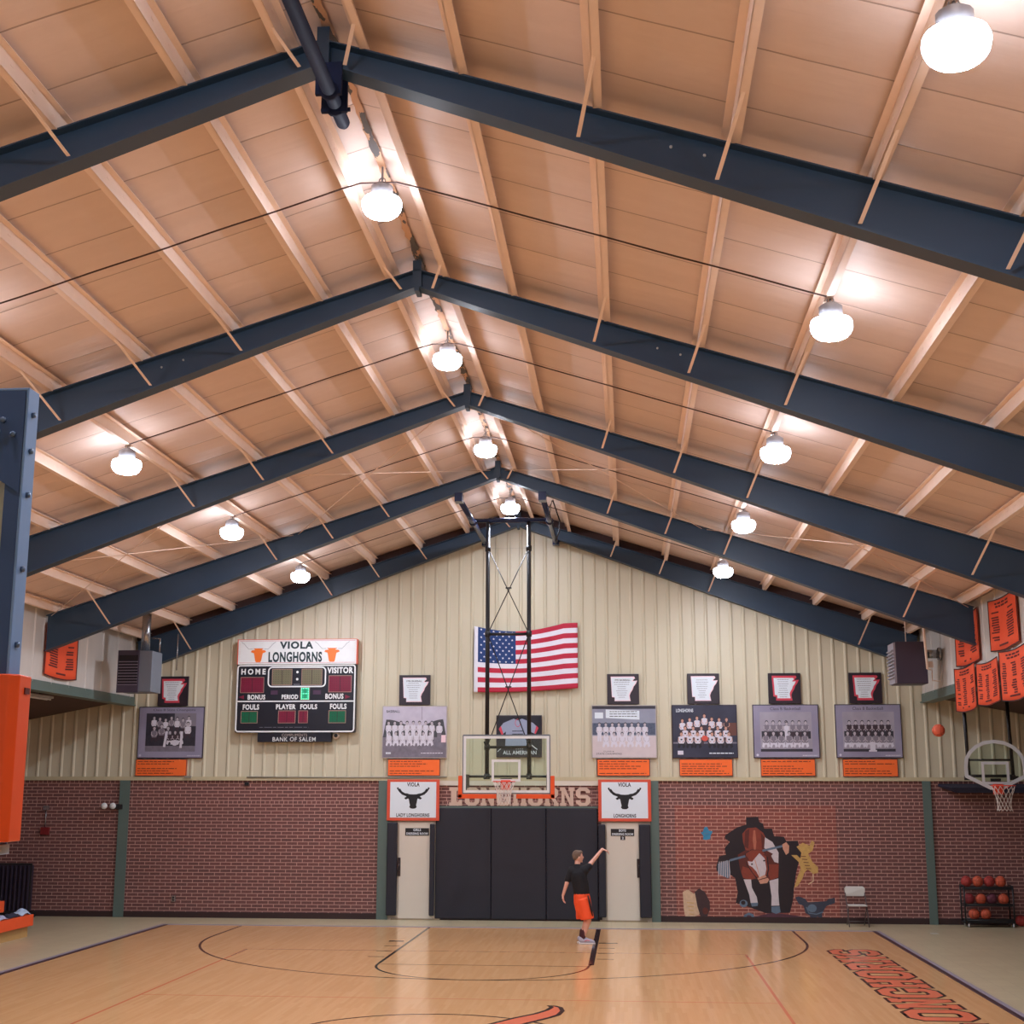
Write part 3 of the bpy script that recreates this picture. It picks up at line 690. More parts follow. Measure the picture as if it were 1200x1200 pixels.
def digits(x0, z0, x1, z1, m, name, lit=None):
    a = Art(wallmap(SY-.004)); MB.box(a, x0, x1, SY-.006, SY, z0, z1, m)
    F = mat('tan_window_border', rgb(170, 132, 120), .5)
    for q in ((x0, z0, x0+.012, z1), (x1-.012, z0, x1, z1), (x0, z0, x1, z0+.012), (x0, z1-.012, x1, z1)): a.rect(*q, F, 4)
    nx = max(2, int((x1-x0)/.055)); nz = max(3, int((z1-z0)/.05)); D = mat('dark_bulb_socket', rgb(60, 30, 44), .5); a.rect((x0+x1)/2-.006, z0+.02, (x0+x1)/2+.006, z1-.02, D, 3)
    for i in range(nx):
        for j in range(nz): a.rect(x0+(i+.45)*(x1-x0)/nx, z0+(j+.45)*(z1-z0)/nz, x0+(i+.6)*(x1-x0)/nx, z0+(j+.75)*(z1-z0)/nz, D, 3)
    if lit:
        cx, cz = (x0+x1)/2, (z0+z1)/2; w_, h_ = (x1-x0)*.36, (z1-z0)*.42
        for dx, dz in [(-w_, k*h_/3) for k in range(-3, 4)]+[(w_, k*h_/3) for k in range(-3, 4)]+[(0, h_), (0, 0), (0, -h_)]+[(w_/2, h_), (-w_/2, h_), (w_/2, 0), (-w_/2, 0), (w_/2, -h_), (-w_/2, -h_)]:
            a.disc(cx+dx, cz+dz, .012, .012, lit, 5, 6)
    a.build(name, None, root, fix=False)
LITG = mat('lit_green_bulb', rgb(90, 255, 190), .5, var=0, emit=(.25, 1, .6, 1), estr=1.6)
GRN2 = mat('glowing_green_window', rgb(10, 120, 80), .5, var=0, emit=(.0, .28, .14, 1), estr=.9)
digits(-6.70, 5.22, -6.12, 5.60, MAROON, 'home_score'); digits(-4.55, 5.23, -3.99, 5.63, MAROON, 'visitor_score')
digits(-5.93, 5.40, -5.44, 5.79, OLIVE, 'clock_digits'); digits(-5.21, 5.40, -4.71, 5.79, OLIVE, 'clock_digits')
digits(-5.23, 5.05, -5.00, 5.35, GRN2, 'period_digit', LITG)
digits(-6.66, 4.50, -6.25, 4.79, DGREEN, 'home_fouls'); digits(-4.53, 4.50, -4.11, 4.80, DGREEN, 'visitor_fouls')
digits(-5.75, 4.50, -5.33, 4.80, MAROON, 'player_number'); digits(-5.26, 4.50, -5.03, 4.80, MAROON, 'player_fouls')
mb = MB(); mb.box(-6.24, -4.46, YW-.20, YW-.05, 4.06, 4.28); o = mb.build('sponsor_panel', NAVYB, root)
a = Art(wallmap(YW-.20)); a.text('COMPLIMENTS', -5.65, 4.19, -5.04, 4.255, mat('tan_print', rgb(176, 160, 150), .6), 1, 0, 1.1); a.text('BANK OF SALEM', -5.87, 4.075, -4.83, 4.175, WHITE, 1, .005, 1.1); a.build('sponsor_print', None, root, fix=False)
mb = MB(); mb.lathe([(.07, 0), (.085, -.08), (.06, -.10)], (-4.36, YW-.03, 4.21), 'y', 14, mat('cream_horn', rgb(214, 200, 186), .5)); mb.lathe([(.045, -.10), (.03, -.104)], (-4.36, YW-.03, 4.21), 'y', 12, BLACK); mb.build('buzzer_horn', None, root)

# ------------------------------------------------------------------ flag
def flag():
    fx0, fx1 = -1.07, 1.41; NX, NZ = 52, 39; mats = [ROSE_F, WH_F, BLUE_F]
    fy = YW-.10
    def P(u, v, lift=0):
        top = 6.80-.16*math.sin(PI*min(u*1.15, 1.0))+.06*u
        bot = 5.22-.03*math.sin(PI*u)+.09*u
        x = fx0+(fx1-fx0)*u; z = bot+(top-bot)*v
        y = fy-.018*math.sin(9*u+3*v)*(.3+.7*(1-v))-.02*math.sin(23*u)*(1-v)*.5-lift
        return (x, y, z)
    mb = MB()
    for m in mats: mb._m(m)
    vs = [P(i/NX, j/NZ) for j in range(NZ+1) for i in range(NX+1)]; fs = {0: [], 1: [], 2: []}
    for j in range(NZ):
        for i in range(NX):
            st = j//3; c = 0 if st % 2 == 0 else 1
            if i >= 1 and (i/NX) < .40 and j >= 18: c = 2
            if i < 2 and i/NX < .03: c = 1
            fs[c].append((j*(NX+1)+i, j*(NX+1)+i+1, (j+1)*(NX+1)+i+1, (j+1)*(NX+1)+i))
    k = len(mb.v); mb.v += vs
    for c in fs:
        for f in fs[c]: mb.f.append([k+q for q in f]); mb.mi.append(c); mb.sm.append(True)
    for r_ in range(9):
        n = 6 if r_ % 2 == 0 else 5
        for q in range(n):
            u = .04+.36*((q+.5+(0 if n == 6 else .5))/6); v = 18/39+(21/39)*((9-r_-.5)/9)
            pts = []
            for t in range(10):
                rr = .030 if t % 2 == 0 else .013; an = PI/2+2*PI*t/10
                pts.append(P(u+rr*math.cos(an)/(fx1-fx0), v+rr*math.sin(an)/1.55, .004))
            mb.add(pts, [tuple(range(10))], WH_F)
    o = mb.build('national_flag', fix=False)
    so = o.modifiers.new('cloth_thickness', 'SOLIDIFY'); so.thickness = .003; so.offset = 1
    tag(o, 'American flag stretched flat on the cream gable wall above the far basket', 'flag')
ROSE_F = mat('flag_red', rgb(186, 40, 66), .8); WH_F = mat('flag_white', rgb(226, 226, 236), .8); BLUE_F = mat('flag_blue', rgb(30, 60, 116), .8)
flag()

# ------------------------------------------------------------------ plaques, team photographs, placards
ARK = [(-.36, .36), (.33, .36), (.36, .31), (.29, .25), (.31, .23), (.42, .24), (.38, .15), (.31, .06), (.28, -.03), (.22, -.12), (.19, -.2), (.20, -.27), (.22, -.36), (-.25, -.36), (-.25, -.25), (-.33, -.24), (-.34, .0)]
ARI = [(x*.84, y*.84) for x, y in ARK]
CX = [-8.40, -2.49, 2.47, 4.35, 6.23, 8.09]
plq = [('THE CHAMPIONS', 1), ('1996 BASEBALL', 0), ('1995 BASEBALL', 0), (None, 0), (None, 1), (None, 1)]
near = ['left of the scoreboard', 'between the scoreboard and the flag', 'first to the right of the flag', 'second to the right of the flag', 'third to the right of the flag', 'beside the right heater']
for i, cx in enumerate(CX):
    root = empty('award_plaque', (cx, YW-.05, 4.93), 'black plaque with white state outline and %s border, %s' % ('red' if plq[i][1] else 'pink', near[i]), 'plaque', 'state outline plaques on the gable wall')
    mb = MB(); mb.box(cx-.375, cx+.375, YW-.075, YW-.032, 4.93, 5.64); o = mb.build('board', mat('black_plum_board', rgb(42, 32, 42), .35), root); bevel(o, .006)
    a = Art(wallmap(YW-.076)); c0 = 5.29
    bm_ = ROSE if plq[i][1] else PINK; sc = .80
    a.poly([(cx+x*sc, c0+y*sc) for x, y in ARK], bm_, 1)
    kk = .93 if not plq[i][1] else .82
    a.poly([(cx-.01+x*sc*kk, c0+y*sc*kk) for x, y in ARK], PAPER, 2)
    if i in (1, 2): a.text(plq[i][0], cx-.2, c0+.185, cx+.18, c0+.225, INK, 3, .01)
    r_ = random.Random(i)
    for j in range(8 if i in (1, 2) else 9):
        zz = c0+(.155 if i in (1, 2) else .2)-j*.05; hw = (.19-.012*j)*r_.uniform(.6, 1)
        if zz > c0-.26: a.scribble(cx-.03-hw, zz-.007, cx-.03+hw, zz+.004, GREYINK, 3, j+i*20)
    a.build('state_outline', None, root, fix=False)

def tones(name, a, b, sc=6):
    t = NT(name); t.l(t.mix(t.noise(t.tc.outputs['Object'], sc, 4), a, b), t.b.inputs['Base Color']); t.b.inputs['Roughness'].default_value = .45; return t.m
SKIN_G = mat('print_face_grey', rgb(186, 178, 186), .5, var=0); HAIR_G = mat('print_hair_grey', rgb(54, 50, 60), .5, var=0)
def figure(a, x, z, s, top, bot, hair=HAIR_G, skin=SKIN_G, kneel=False, L=3, num=None):
    """printed figure, head centre (x, z), head height s"""
    k = s
    a.poly([(x-k*.75, z-k*.75), (x-k*.25, z-k*.5), (x+k*.25, z-k*.5), (x+k*.75, z-k*.75), (x+k*.85, z-k*1.7), (x+k*.55, z-k*2.3), (x-k*.55, z-k*2.3), (x-k*.85, z-k*1.7)], top, L)
    if kneel:
        a.poly([(x-k*.75, z-k*2.2), (x+k*.75, z-k*2.2), (x+k*.95, z-k*3.1), (x+k*.35, z-k*3.5), (x+k*.2, z-k*2.7), (x-k*.2, z-k*2.7), (x-k*.5, z-k*3.5), (x-k*.95, z-k*3.2)], bot, L-.3)
    else:
        a.poly([(x-k*.55, z-k*2.2), (x+k*.55, z-k*2.2), (x+k*.5, z-k*4.4), (x+k*.08, z-k*4.4), (x, z-k*2.9), (x-k*.08, z-k*4.4), (x-k*.5, z-k*4.4)], bot, L-.3)
    a.disc(x, z+k*.12, k*.42, k*.5, hair, L+.3, 10); a.disc(x, z-k*.05, k*.34, k*.42, skin, L+.6, 10)
    a.rect(x-k*.13, z-k*.62, x+k*.13, z-k*.35, skin, L+.2)
    a.line([(x-k*.7, z-k*.9), (x-k*.72, z-k*1.6), (x-k*.25, z-k*1.95)], k*.18, skin, L+.5)
    a.line([(x+k*.7, z-k*.9), (x+k*.72, z-k*1.6), (x+k*.25, z-k*1.95)], k*.18, skin, L+.5)
    if num: a.rect(x-k*.22, z-k*1.5, x+k*.22, z-k*1.15, num, L+.5)
LG = tones('print_light_grey', rgb(176, 170, 190), rgb(206, 202, 216)); MG = tones('print_mid_grey', rgb(96, 92, 104), rgb(138, 132, 146), 12); DG = tones('print_dark_grey', rgb(30, 30, 40), rgb(62, 60, 72), 9)
UW = mat('print_white_uniform', rgb(212, 210, 222), .5, var=.05); UG = mat('print_grey_uniform', rgb(128, 122, 134), .5); UD = mat('print_dark_uniform', rgb(62, 48, 58), .5); TR = tones('print_tree_line', rgb(46, 50, 56), rgb(84, 86, 92), 30)
def photo(x0, x1, label, frame, bg, draw, z0=3.68, z1=4.91):
    root = empty('team_photograph', ((x0+x1)/2, YW-.05, z0), label, 'framed photograph', 'team photographs on the gable wall')
    mb = MB(); mb.box(x0, x1, YW-.07, YW-.032, z0, z1); o = mb.build('frame', frame, root); bevel(o, .004)
    a = Art(wallmap(YW-.0705, .0008)); e = .02; a.rect(x0+e, z0+e, x1-e, z1-e, bg, 1)
    draw(a, x0, x1, z0, z1); a.build('print', None, root, fix=False)
FR_D = mat('dark_plum_frame', rgb(46, 36, 48), .4); FR_L = mat('light_grey_frame', rgb(176, 168, 160), .5)
GRAD = tones('print_lilac_mat', rgb(120, 116, 142), rgb(168, 164, 186), 1.2)
def d0(a, x0, x1, z0, z1):
    W_, H_ = x1-x0, z1-z0
    a.text('Class B State Champions', x0+.22*W_, z1-.12, x1-.14*W_, z1-.05, DG, 2, 0); 
    a.rect(x0+.12*W_, z0+.13*H_, x1-.12*W_, z1-.13*H_, DG, 2); a.rect(x0+.12*W_, z0+.13*H_, x1-.12*W_, z0+.24*H_, MG, 2.2); a.rect(x0+.55*W_, z0+.62*H_, x1-.12*W_, z1-.13*H_, UG, 2.1)
    for i in range(7): figure(a, x0+W_*(.24+i*.088), z1-H_*(.22+.02*(i % 3)), .085, UG if i % 2 else UW, UD, L=3)
    for x, z in ((.25, .42), (.36, .38), (.46, .42)): figure(a, x0+W_*x, z1-H_*z, .095, MG, UD, kneel=True, L=4)
    figure(a, x0+W_*.76, z1-H_*.34, .10, UW, UD, kneel=True, L=4.5)
    for i in range(3): figure(a, x0+W_*(.49+i*.08), z1-H_*.50, .085, UD, UW, kneel=True, L=5)
    a.disc(x0+W_*.57, z0+.30*H_, .085, .07, UW, 6); a.line([(x0+W_*.44, z0+.52*H_), (x0+W_*.41, z0+.22*H_)], .06, UW, 6); a.line([(x0+W_*.67, z0+.52*H_), (x0+W_*.66, z0+.2*H_)], .06, UW, 6)
    a.scribble(x1-.38, z0+.05, x1-.06, z0+.075, LG, 2, 3); a.disc(x0+.08, z0+.07, .03, .03, LG, 2, 8)
photo(-9.22, -7.60, 'black and white team photograph in lilac mat left of the scoreboard', FR_D, GRAD, d0)
def d1(a, x0, x1, z0, z1):
    W_, H_ = x1-x0, z1-z0
    a.rect(x0+.02, z0+.02, x1-.02, z0+.42*H_, MG, 1.2)
    P = [(x0+.02, z0+.40*H_)]+[(x0+W_*t, z0+H_*(.70+.05*math.sin(t*8+.6)-.06*(1-abs(2*t-1)))) for t in [i/16 for i in range(1, 16)]]+[(x1-.02, z0+.40*H_)]
    a.poly(P, TR, 1.4); a.line([(x0+W_*.61, z1-.02), (x0+W_*.61, z1-.33)], .01, MG, 1.5)
    a.text('BASEBALL', x0+.1, z1-.16, x0+.42, z1-.10, INK, 2, .01)
    for i in range(8): figure(a, x0+W_*(.10+i*.095), z1-H_*.33, .088, UW, UW, L=3)
    figure(a, x0+W_*.88, z1-H_*.34, .095, UW, MG, L=3); figure(a, x0+W_*.77, z1-H_*.36, .085, DG, DG, L=2.6)
    for i in range(7): figure(a, x0+W_*(.11+i*.105), z1-H_*.53, .085, UW, UW, kneel=True, L=4)
    a.rect(x1-.14, z0+.30*H_, x1-.03, z0+.44*H_, mat('pale_pink_print', rgb(244, 214, 224)), 2)
    a.scribble(x1-.62, z0+.11, x1-.1, z0+.13, UW, 2, 1); a.scribble(x0+.1, z0+.1, x0+.22, z0+.14, PAPER, 2, 2)
photo(-3.26, -1.70, 'faded outdoor baseball team photograph between scoreboard and flag', FR_L, LG, d1)
def d2(a, x0, x1, z0, z1):
    W_, H_ = x1-x0, z1-z0
    a.rect(x0+.02, z0+.02, x1-.02, z0+.42*H_, tones('print_pale_ground', rgb(196, 184, 190), rgb(216, 204, 204)), 1.2); a.rect(x0+.02, z1-.09, x1-.02, z1-.02, DG, 1.3); a.rect(x0+.02, z0+.44*H_, x0+.98*W_, z0+.66*H_, tones('print_bleacher_blue', rgb(40, 52, 78), rgb(96, 108, 130), 25), 1.3)
    a.rect(x0+.05*W_, z1-.31, x0+.18*W_, z1-.17, PAPER, 1.6)
    a.poly([(x0+.22*W_, z1-.30), (x0+.74*W_, z1-.34), (x0+.74*W_, z1-.13), (x0+.22*W_, z1-.10)], PAPER, 2)
    for j in range(3): a.scribble(x0+.28*W_, z1-.16-j*.055, x0+.7*W_, z1-.145-j*.055, INK, 3, j+4)
    for i in range(8): figure(a, x0+W_*(.12+i*.10), z1-H_*.37, .088, UW, UW, L=3)
    for i in range(6): figure(a, x0+W_*(.22+i*.125), z1-H_*.55, .088, UW, UW, kneel=True, L=4)
    a.text('STATE CHAMPIONS', x0+.07*W_, z0+.08, x0+.46*W_, z0+.12, INK, 2); a.text('CLASS B', x0+.18*W_, z0+.14, x0+.34*W_, z0+.17, INK, 2)
photo(1.72, 3.24, 'team photograph with white banner above two rows of baseball players', FR_L, tones('print_grey_sky', rgb(120, 126, 146), rgb(160, 164, 180), 3), d2)
def d3(a, x0, x1, z0, z1):
    W_, H_ = x1-x0, z1-z0
    NV = tones('print_night_navy', rgb(24, 28, 46), rgb(60, 62, 84), 2)
    SK = mat('print_warm_face', rgb(196, 150, 132), .5); HB = mat('print_brown_hair', rgb(66, 44, 40), .5)
    a.rect(x1-.16*W_, z0+.42*H_, x1-.02, z0+.66*H_, mat('print_brown_stand', rgb(104, 64, 56), .6), 1.3)
    a.rect(x0+.02, z0+.27*H_, x1-.02, z0+.30*H_, MG, 1.4)
    a.text('LONGHORNS', x0+.1, z1-.17, x0+.5, z1-.09, PAPER, 2, .02)
    hs = [.30, .28, .25, .21, .27, .28, .28]
    for i in range(7): figure(a, x0+W_*(.16+i*.113), z1-H_*hs[i], .09, UD if i == 6 else UW, UD, HB, SK, L=3)
    for i in range(6): figure(a, x0+W_*(.20+i*.125), z1-H_*.44, .092, UW, UD, HB, SK, L=4, num=UD)
    for i, x in enumerate((.14, .27, .39, .61, .74, .87)): figure(a, x0+W_*x, z1-H_*.55, .095, UW, NAVYB, HB, SK, kneel=True, L=5, num=UD)
    a.disc(x0+.5*W_, z0+.37*H_, .075, .065, mat('print_red_ball', rgb(208, 84, 70), .5), 6)
    a.scribble(x1-.66, z0+.1, x1-.1, z0+.125, PAPER, 2, 5); a.rect(x0+.12, z0+.08, x0+.25, z0+.17, UW, 2)
photo(3.60, 5.11, 'dark colour basketball team photograph, second to the right of the flag', FR_D, tones('print_night_navy', rgb(24, 28, 46), rgb(60, 62, 84), 2), d3)
def bb(u1, u2, white):
    def d(a, x0, x1, z0, z1):
        W_, H_ = x1-x0, z1-z0
        a.text('Class B Basketball', x0+.27*W_, z1-.13, x1-.27*W_, z1-.06, DG, 2, 0)
        a.rect(x0+.11*W_, z0+.12*H_, x1-.11*W_, z1-.14*H_, tones('print_hall_grey', rgb(140, 136, 150), rgb(178, 172, 186), 3), 2); a.rect(x0+.11*W_, z0+.12*H_, x1-.11*W_, z0+.17*H_, DG, 2.2); a.rect(x0+.13*W_, z0+.36*H_, x1-.13*W_, z0+.50*H_, DG, 2.2)
        for i in range(7): figure(a, x0+W_*(.21+i*.098), z1-H_*.34, .09, u1, UD, L=3)
        for i in range(6 if not white else 7): figure(a, x0+W_*((.19+i*.118) if not white else (.18+i*.105)), z1-H_*.54, .095, u2, UW, kneel=True, L=4)
        if white: a.rect(x0+.51*W_, z0+.12*H_, x0+.59*W_, z0+.30*H_, UW, 6); a.rect(x0+.49*W_, z0+.12*H_, x0+.61*W_, z0+.15*H_, UW, 6.2)
        else: figure(a, x0+W_*.51, z1-H_*.36, .085, UW, UW, L=3.6)
        a.scribble(x1-.4, z0+.05, x1-.06, z0+.07, UW, 2, 7); a.disc(x0+.09, z0+.07, .03, .03, UW, 2, 8)
    return d
photo(5.47, 6.99, 'grey team photograph of two rows of girls, third to the right of flag', FR_D, GRAD, bb(UG, UG, False))
photo(7.36, 8.87, 'grey team photograph with a white trophy in front, nearest the right heater', FR_D, GRAD, bb(UD, UG, True))
PLC = [(-9.24, -7.98, 3.26, 3.66), (-3.11, -1.86, 3.27, 3.66), (1.84, 3.07, 3.27, 3.66), (3.75, 4.98, 3.27, 3.66), (5.62, 6.87, 3.27, 3.66), (7.49, 8.74, 3.26, 3.66)]
for i, (x0, x1, z0, z1) in enumerate(PLC):
    a = Art(wallmap(YW-.062)); MB.box(a, x0, x1, YW-.062, YW-.032, z0, z1, ORCARD)
    for q in ((x0, z0, x0+.012, z1), (x1-.014, z0, x1, z1), (x0, z0, x1, z0+.012), (x0, z1-.012, x1, z1)): a.rect(*q, UD, 1)
    r_ = random.Random(i+50)
    for j in range(6):
        if j == (i+2) % 5: continue
        a.scribble(x0+.05, z1-.065-j*.055, x0+(x1-x0)*r_.uniform(.55, .95), z1-.048-j*.055, mat('brown_small_print', rgb(120, 50, 28), .6), 1.5, j+i*7)
    tag(a.build('name_placard', fix=False), 'orange placard with small black text under the photograph %s' % near[i], 'placard', 'orange placards below the photographs')
# all american shirt picture
root = empty('framed_jersey', (0, YW-.05, 3.70), 'black ALL AMERICAN picture of a grey jersey behind the far backboard', 'picture')
mb = MB(); mb.box(-.53, .55, YW-.075, YW-.032, 3.70, 4.68); o = mb.build('frame', FR_D, root); bevel(o, .006)
a = Art(wallmap(YW-.076)); a.rect(-.50, 3.73, .52, 4.65, NAVYB, 1); JG = mat('jersey_grey', rgb(150, 160, 184), .7)
a.poly([(-.47, 4.36), (-.36, 4.50), (-.12, 4.60), (-.02, 4.56), (.08, 4.60), (.34, 4.50), (.47, 4.38), (.40, 4.24), (.26, 4.30), (.26, 3.93), (-.32, 3.93), (-.30, 4.30), (-.40, 4.22)], JG, 2)
a.poly([(-.47, 4.36), (-.42, 4.43), (-.36, 4.24), (-.40, 4.22)], ROSE, 3); a.poly([(.47, 4.38), (.42, 4.44), (.37, 4.26), (.40, 4.24)], ROSE, 3)
a.line([(-.02+.06*math.cos(t*2*PI/12), 4.50+.09*math.sin(t*2*PI/12)) for t in range(12)], .012, ROSE, 3, closed=True)
for j in range(3): a.scribble(-.15, 4.30-j*.07, .1, 4.32-j*.07, INK, 3, j)
a.text('1995', -.06, 3.885, .1, 3.92, PAPER, 3); a.text('ALL AMERICAN', -.37, 3.765, .42, 3.855, PAPER, 3, .01); a.line([(.26, 4.02), (.44, 3.88)], .02, PAPER, 3); a.line([(-.5, 3.83), (-.42, 3.90)], .012, PAPER, 3)
a.build('print', None, root, fix=False)

# ------------------------------------------------------------------ mural
root = empty('wall_mural', (5.45, YW, .12), 'painted mural of a brown and white bull bursting through the brick wall', 'mural')
mb = MB(); mb.box(3.62, 7.29, YW-.012, YW-.0005, .125, 2.60); mb.build('painted_panel', BRICKM, root)
# drawing units: 7.5 per photo pixel, as sketched on a 1200 grid; one grid unit = 2.57 mm on the wall
def mu(u, v, L): return (4.19+u*.00257, YW-.0125-.0006*L, 2.645-v*.00260)
a = Art(mu)
def mc(nm, r, g, b, v=.12): return tones('mural_'+nm, rgb(r*(1-v), g*(1-v), b*(1-v)), rgb(min(255, r*(1+v)), min(255, g*(1+v)), min(255, b*(1+v))), 14)
HOLE = mc('black', 34, 26, 34); BRN = mc('brown', 132, 58, 44); DBR = mc('dark_brown', 92, 40, 34); MW = mc('white', 206, 196, 200, .06); GB = mc('grey_blue', 96, 116, 136); PKM = mc('muzzle', 204, 150, 126)
LION = mc('tan', 196, 158, 92); TAN2 = mc('pale_tan', 206, 176, 146); STB = mc('blue', 52, 132, 170); PLUM = mc('plum_smoke', 84, 48, 62)
a.poly([(412,120),(520,112),(530,160),(560,170),(572,215),(640,215),(655,280),(742,285),(760,320),(865,318),(870,352),(905,400),(870,480),(838,590),(815,720),(800,830),(770,930),(560,935),(400,880),(300,850),(320,760),(300,640),(230,590),(140,580),(135,545),(165,455),(225,440),(215,385),(262,330),(220,300),(222,275),(330,205),(412,180)], HOLE, 1)
a.poly([(375,260),(420,212),(500,205),(560,250),(600,330),(570,400),(480,410),(400,400),(380,330)], BRN, 2.1)
a.poly([(330,440),(400,400),(570,400),(650,430),(690,520),(680,630),(610,660),(585,640),(440,650),(370,640),(345,560)], DBR, 2)
a.poly([(370,540),(440,560),(480,640),(440,655),(372,640),(355,590)], BRN, 2.2); a.poly([(600,520),(685,520),(680,632),(612,655),(590,600)], BRN, 2.2)
a.poly([(400,240),(440,215),(425,390),(390,370)], DBR, 2.2); a.poly([(540,250),(580,300),(575,390),(545,395)], DBR, 2.2)
a.poly([(474,230),(490,228),(498,330),(488,400),(474,400),(466,320)], mc('light_brown', 176, 104, 82), 2.3); a.poly([(575,290),(640,330),(690,420),(685,510),(650,500),(610,420),(565,380)], MW, 2.5)
a.poly([(375,650),(440,650),(445,720),(485,800),(492,850),(430,850),(420,780)], MW, 2.6); a.poly([(600,660),(680,640),(675,760),(680,870),(610,872),(615,790)], MW, 2.6)
a.poly([(430,850),(495,846),(490,875),(440,880)], GB, 3); a.poly([(610,880),(682,876),(690,925),(650,940),(610,925)], GB, 3)
a.poly([(392,430),(450,395),(545,398),(592,440),(602,560),(580,650),(495,650),(455,600),(405,525)], HOLE, 2.9)
a.poly([(400,430),(450,400),(540,400),(580,440),(592,560),(570,640),(500,640),(462,600),(412,520)], BRN, 3)
a.poly([(416,495),(455,500),(480,470),(520,425),(566,470),(578,560),(562,625),(515,635),(490,585),(455,545),(425,530)], MW, 3.4); a.line([(478,480),(500,560),(515,620)], 7, PKM, 3.45); a.poly([(550,440),(600,410),(640,430),(610,465)], DBR, 3.5); a.poly([(350,470),(400,445),(430,480),(390,510)], DBR, 3.5)
a.poly([(495,640),(560,610),(600,650),(580,680),(520,688)], PKM, 3.8); a.line([(505,655),(585,632)], 8, DBR, 4)
a.disc(452,520,9,7,HOLE,4,8); a.disc(560,490,9,7,HOLE,4,8)
a.line([(255,490),(395,452)], 18, GB, 3.6); a.line([(548,405),(735,362)], 18, GB, 3.7)
a.poly([(150,520),(240,485),(262,590),(240,645),(150,600)], GB, 2.6)
for k in range(6): a.line([(165+k*17,500-k*2),(155+k*20,620+k*4)], 6, MW, 2.9)
a.poly([(725,350),(760,330),(785,360),(780,420),(755,440),(730,390)], PKM, 3.8)
a.poly([(850,370),(905,335),(940,350),(965,360),(985,315),(1010,330),(990,400),(950,430),(985,500),(1030,540),(1030,590),(985,600),(940,560),(910,590),(890,640),(850,700),(815,720),(850,620),(880,560),(865,500),(800,440),(850,440),(880,470),(890,420)], LION, 3)
a.line([(985,600),(985,660),(940,690)], 10, TAN2, 3); 
for k in range(5): a.line([(885+k*10,450+k*26),(930+k*10,452+k*26)], 6, DBR, 3.4)
a.poly([(5,250),(25,245),(40,205),(65,200),(80,235),(115,240),(95,275),(90,305),(55,315),(25,310),(30,280)], STB, 2); a.line([(30,262),(80,258)], 5, GB, 2.4)
a.disc(-60,870,65,95,TAN2,2,16)
a.poly([(-165,760),(-120,740),(-75,770),(-60,850),(-50,940),(-80,1010),(-140,1010),(-160,900)], TAN2, 2.2)
for k in range(4): a.line([(-130+k*6,850+k*32),(-70,855+k*32)], 6, LION, 2.6)
a.poly([(-60,760),(-20,730),(30,760),(70,840),(72,900),(40,985),(-10,985),(-40,880)], mc('dark_fur', 62, 42, 46), 2.4); a.disc(30,920,26,30,DBR,2.7,10)
a.poly([(-200,1010),(60,990),(300,1000),(620,930),(800,950),(1130,1000),(1130,1040),(-200,1040)], PLUM, 1.6)
a.disc(368,855,36,32,GB,2.8,12); a.disc(365,848,20,18,HOLE,3,10)
a.poly([(350,1000),(370,950),(410,930),(450,945),(475,1000)], GB, 3); a.disc(412,972,24,20,PLUM,3.2,10)
a.poly([(820,800),(850,790),(905,810),(930,840),(1000,835),(1090,830),(1110,810),(1165,800),(1165,845),(1090,870),(1050,930),(1050,990),(1010,960),(960,990),(940,950),(905,930),(890,870),(850,855)], mc('dark_slate', 58, 62, 78), 2.6)
a.line([(915,880),(935,930),(1000,940),(1060,920)], 9, GB, 3); a.disc(965,890,40,34,GB,2.9,12)
a.build('painted_scene', None, root, fix=False)

# ------------------------------------------------------------------ small fittings on the end wall
root = empty('emergency_light', (-9.7, YW, 2.5), 'small white twin-head emergency light on brick by the left column', 'emergency light')
mb = MB(); mb.box(-9.80, -9.50, YW-.09, YW-.001, 2.48, 2.6); bevel(mb.build('box', BLACK, root), .01)
for x in (-9.93, -9.72):
    mb = MB(); mb.lathe([(.03, 0), (.075, -.05), (.07, -.09), (.02, -.1)], (x, YW-.07, 2.56), 'y', 14); mb.build('lamp_head', WHITE, root)
root = empty('alarm_horn', (-11.4, YW, 1.95), 'faint red alarm box under a thin conduit on the left brick wall', 'alarm')
mb = MB(); mb.tube([(-11.4, YW-.02, 2.06), (-11.4, YW-.02, 2.48)], .012, n=8); mb.build('conduit', GALV, root)
mb = MB(); mb.box(-11.5, -11.28, YW-.06, YW-.001, 1.88, 2.06); bevel(mb.build('box', mat('alarm_red', rgb(120, 28, 32), .4), root), .01)
mb = MB(); mb.box(-11.47, -11.33, YW-.05, YW-.001, 2.46, 2.56); mb.build('junction_box', GALV, root)
root = empty('outlet_box', (-8.15, YW, .35), 'grey outlet box low on the brick under the scoreboard', 'outlet')
mb = MB(); mb.box(-8.21, -8.11, YW-.04, YW-.001, .36, .5); bevel(mb.build('box', GALV, root), .006)
mb = MB(); mb.lathe([(.025, 0), (.025, -.006)], (-8.16, YW-.04, .455), 'y', 10, BLACK); mb.lathe([(.025, 0), (.025, -.006)], (-8.16, YW-.04, .40), 'y', 10, BLACK); mb.build('socket', None, root)
mb = MB(); mb.tube([(-6.5, YW-.06, 3.24), (-4.0, YW-.065, 3.235), (-1.7, YW-.06, 3.245)], .014, n=8); mb.box(-8.02, -7.85, YW-.09, YW-.05, 3.22, 3.27)
tag(mb.build('conduit_pipe', mat('grey_conduit', rgb(150, 146, 134), .4)), 'thin grey conduit lying on the ledge under the scoreboard', 'pipe')
mb = MB(); mb.box(-6.55, -6.45, YW-.06, YW-.02, 3.04, 3.12); tag(mb.build('junction_box', BLACK), 'tiny black box on the brick just below the ledge left of scoreboard', 'box')
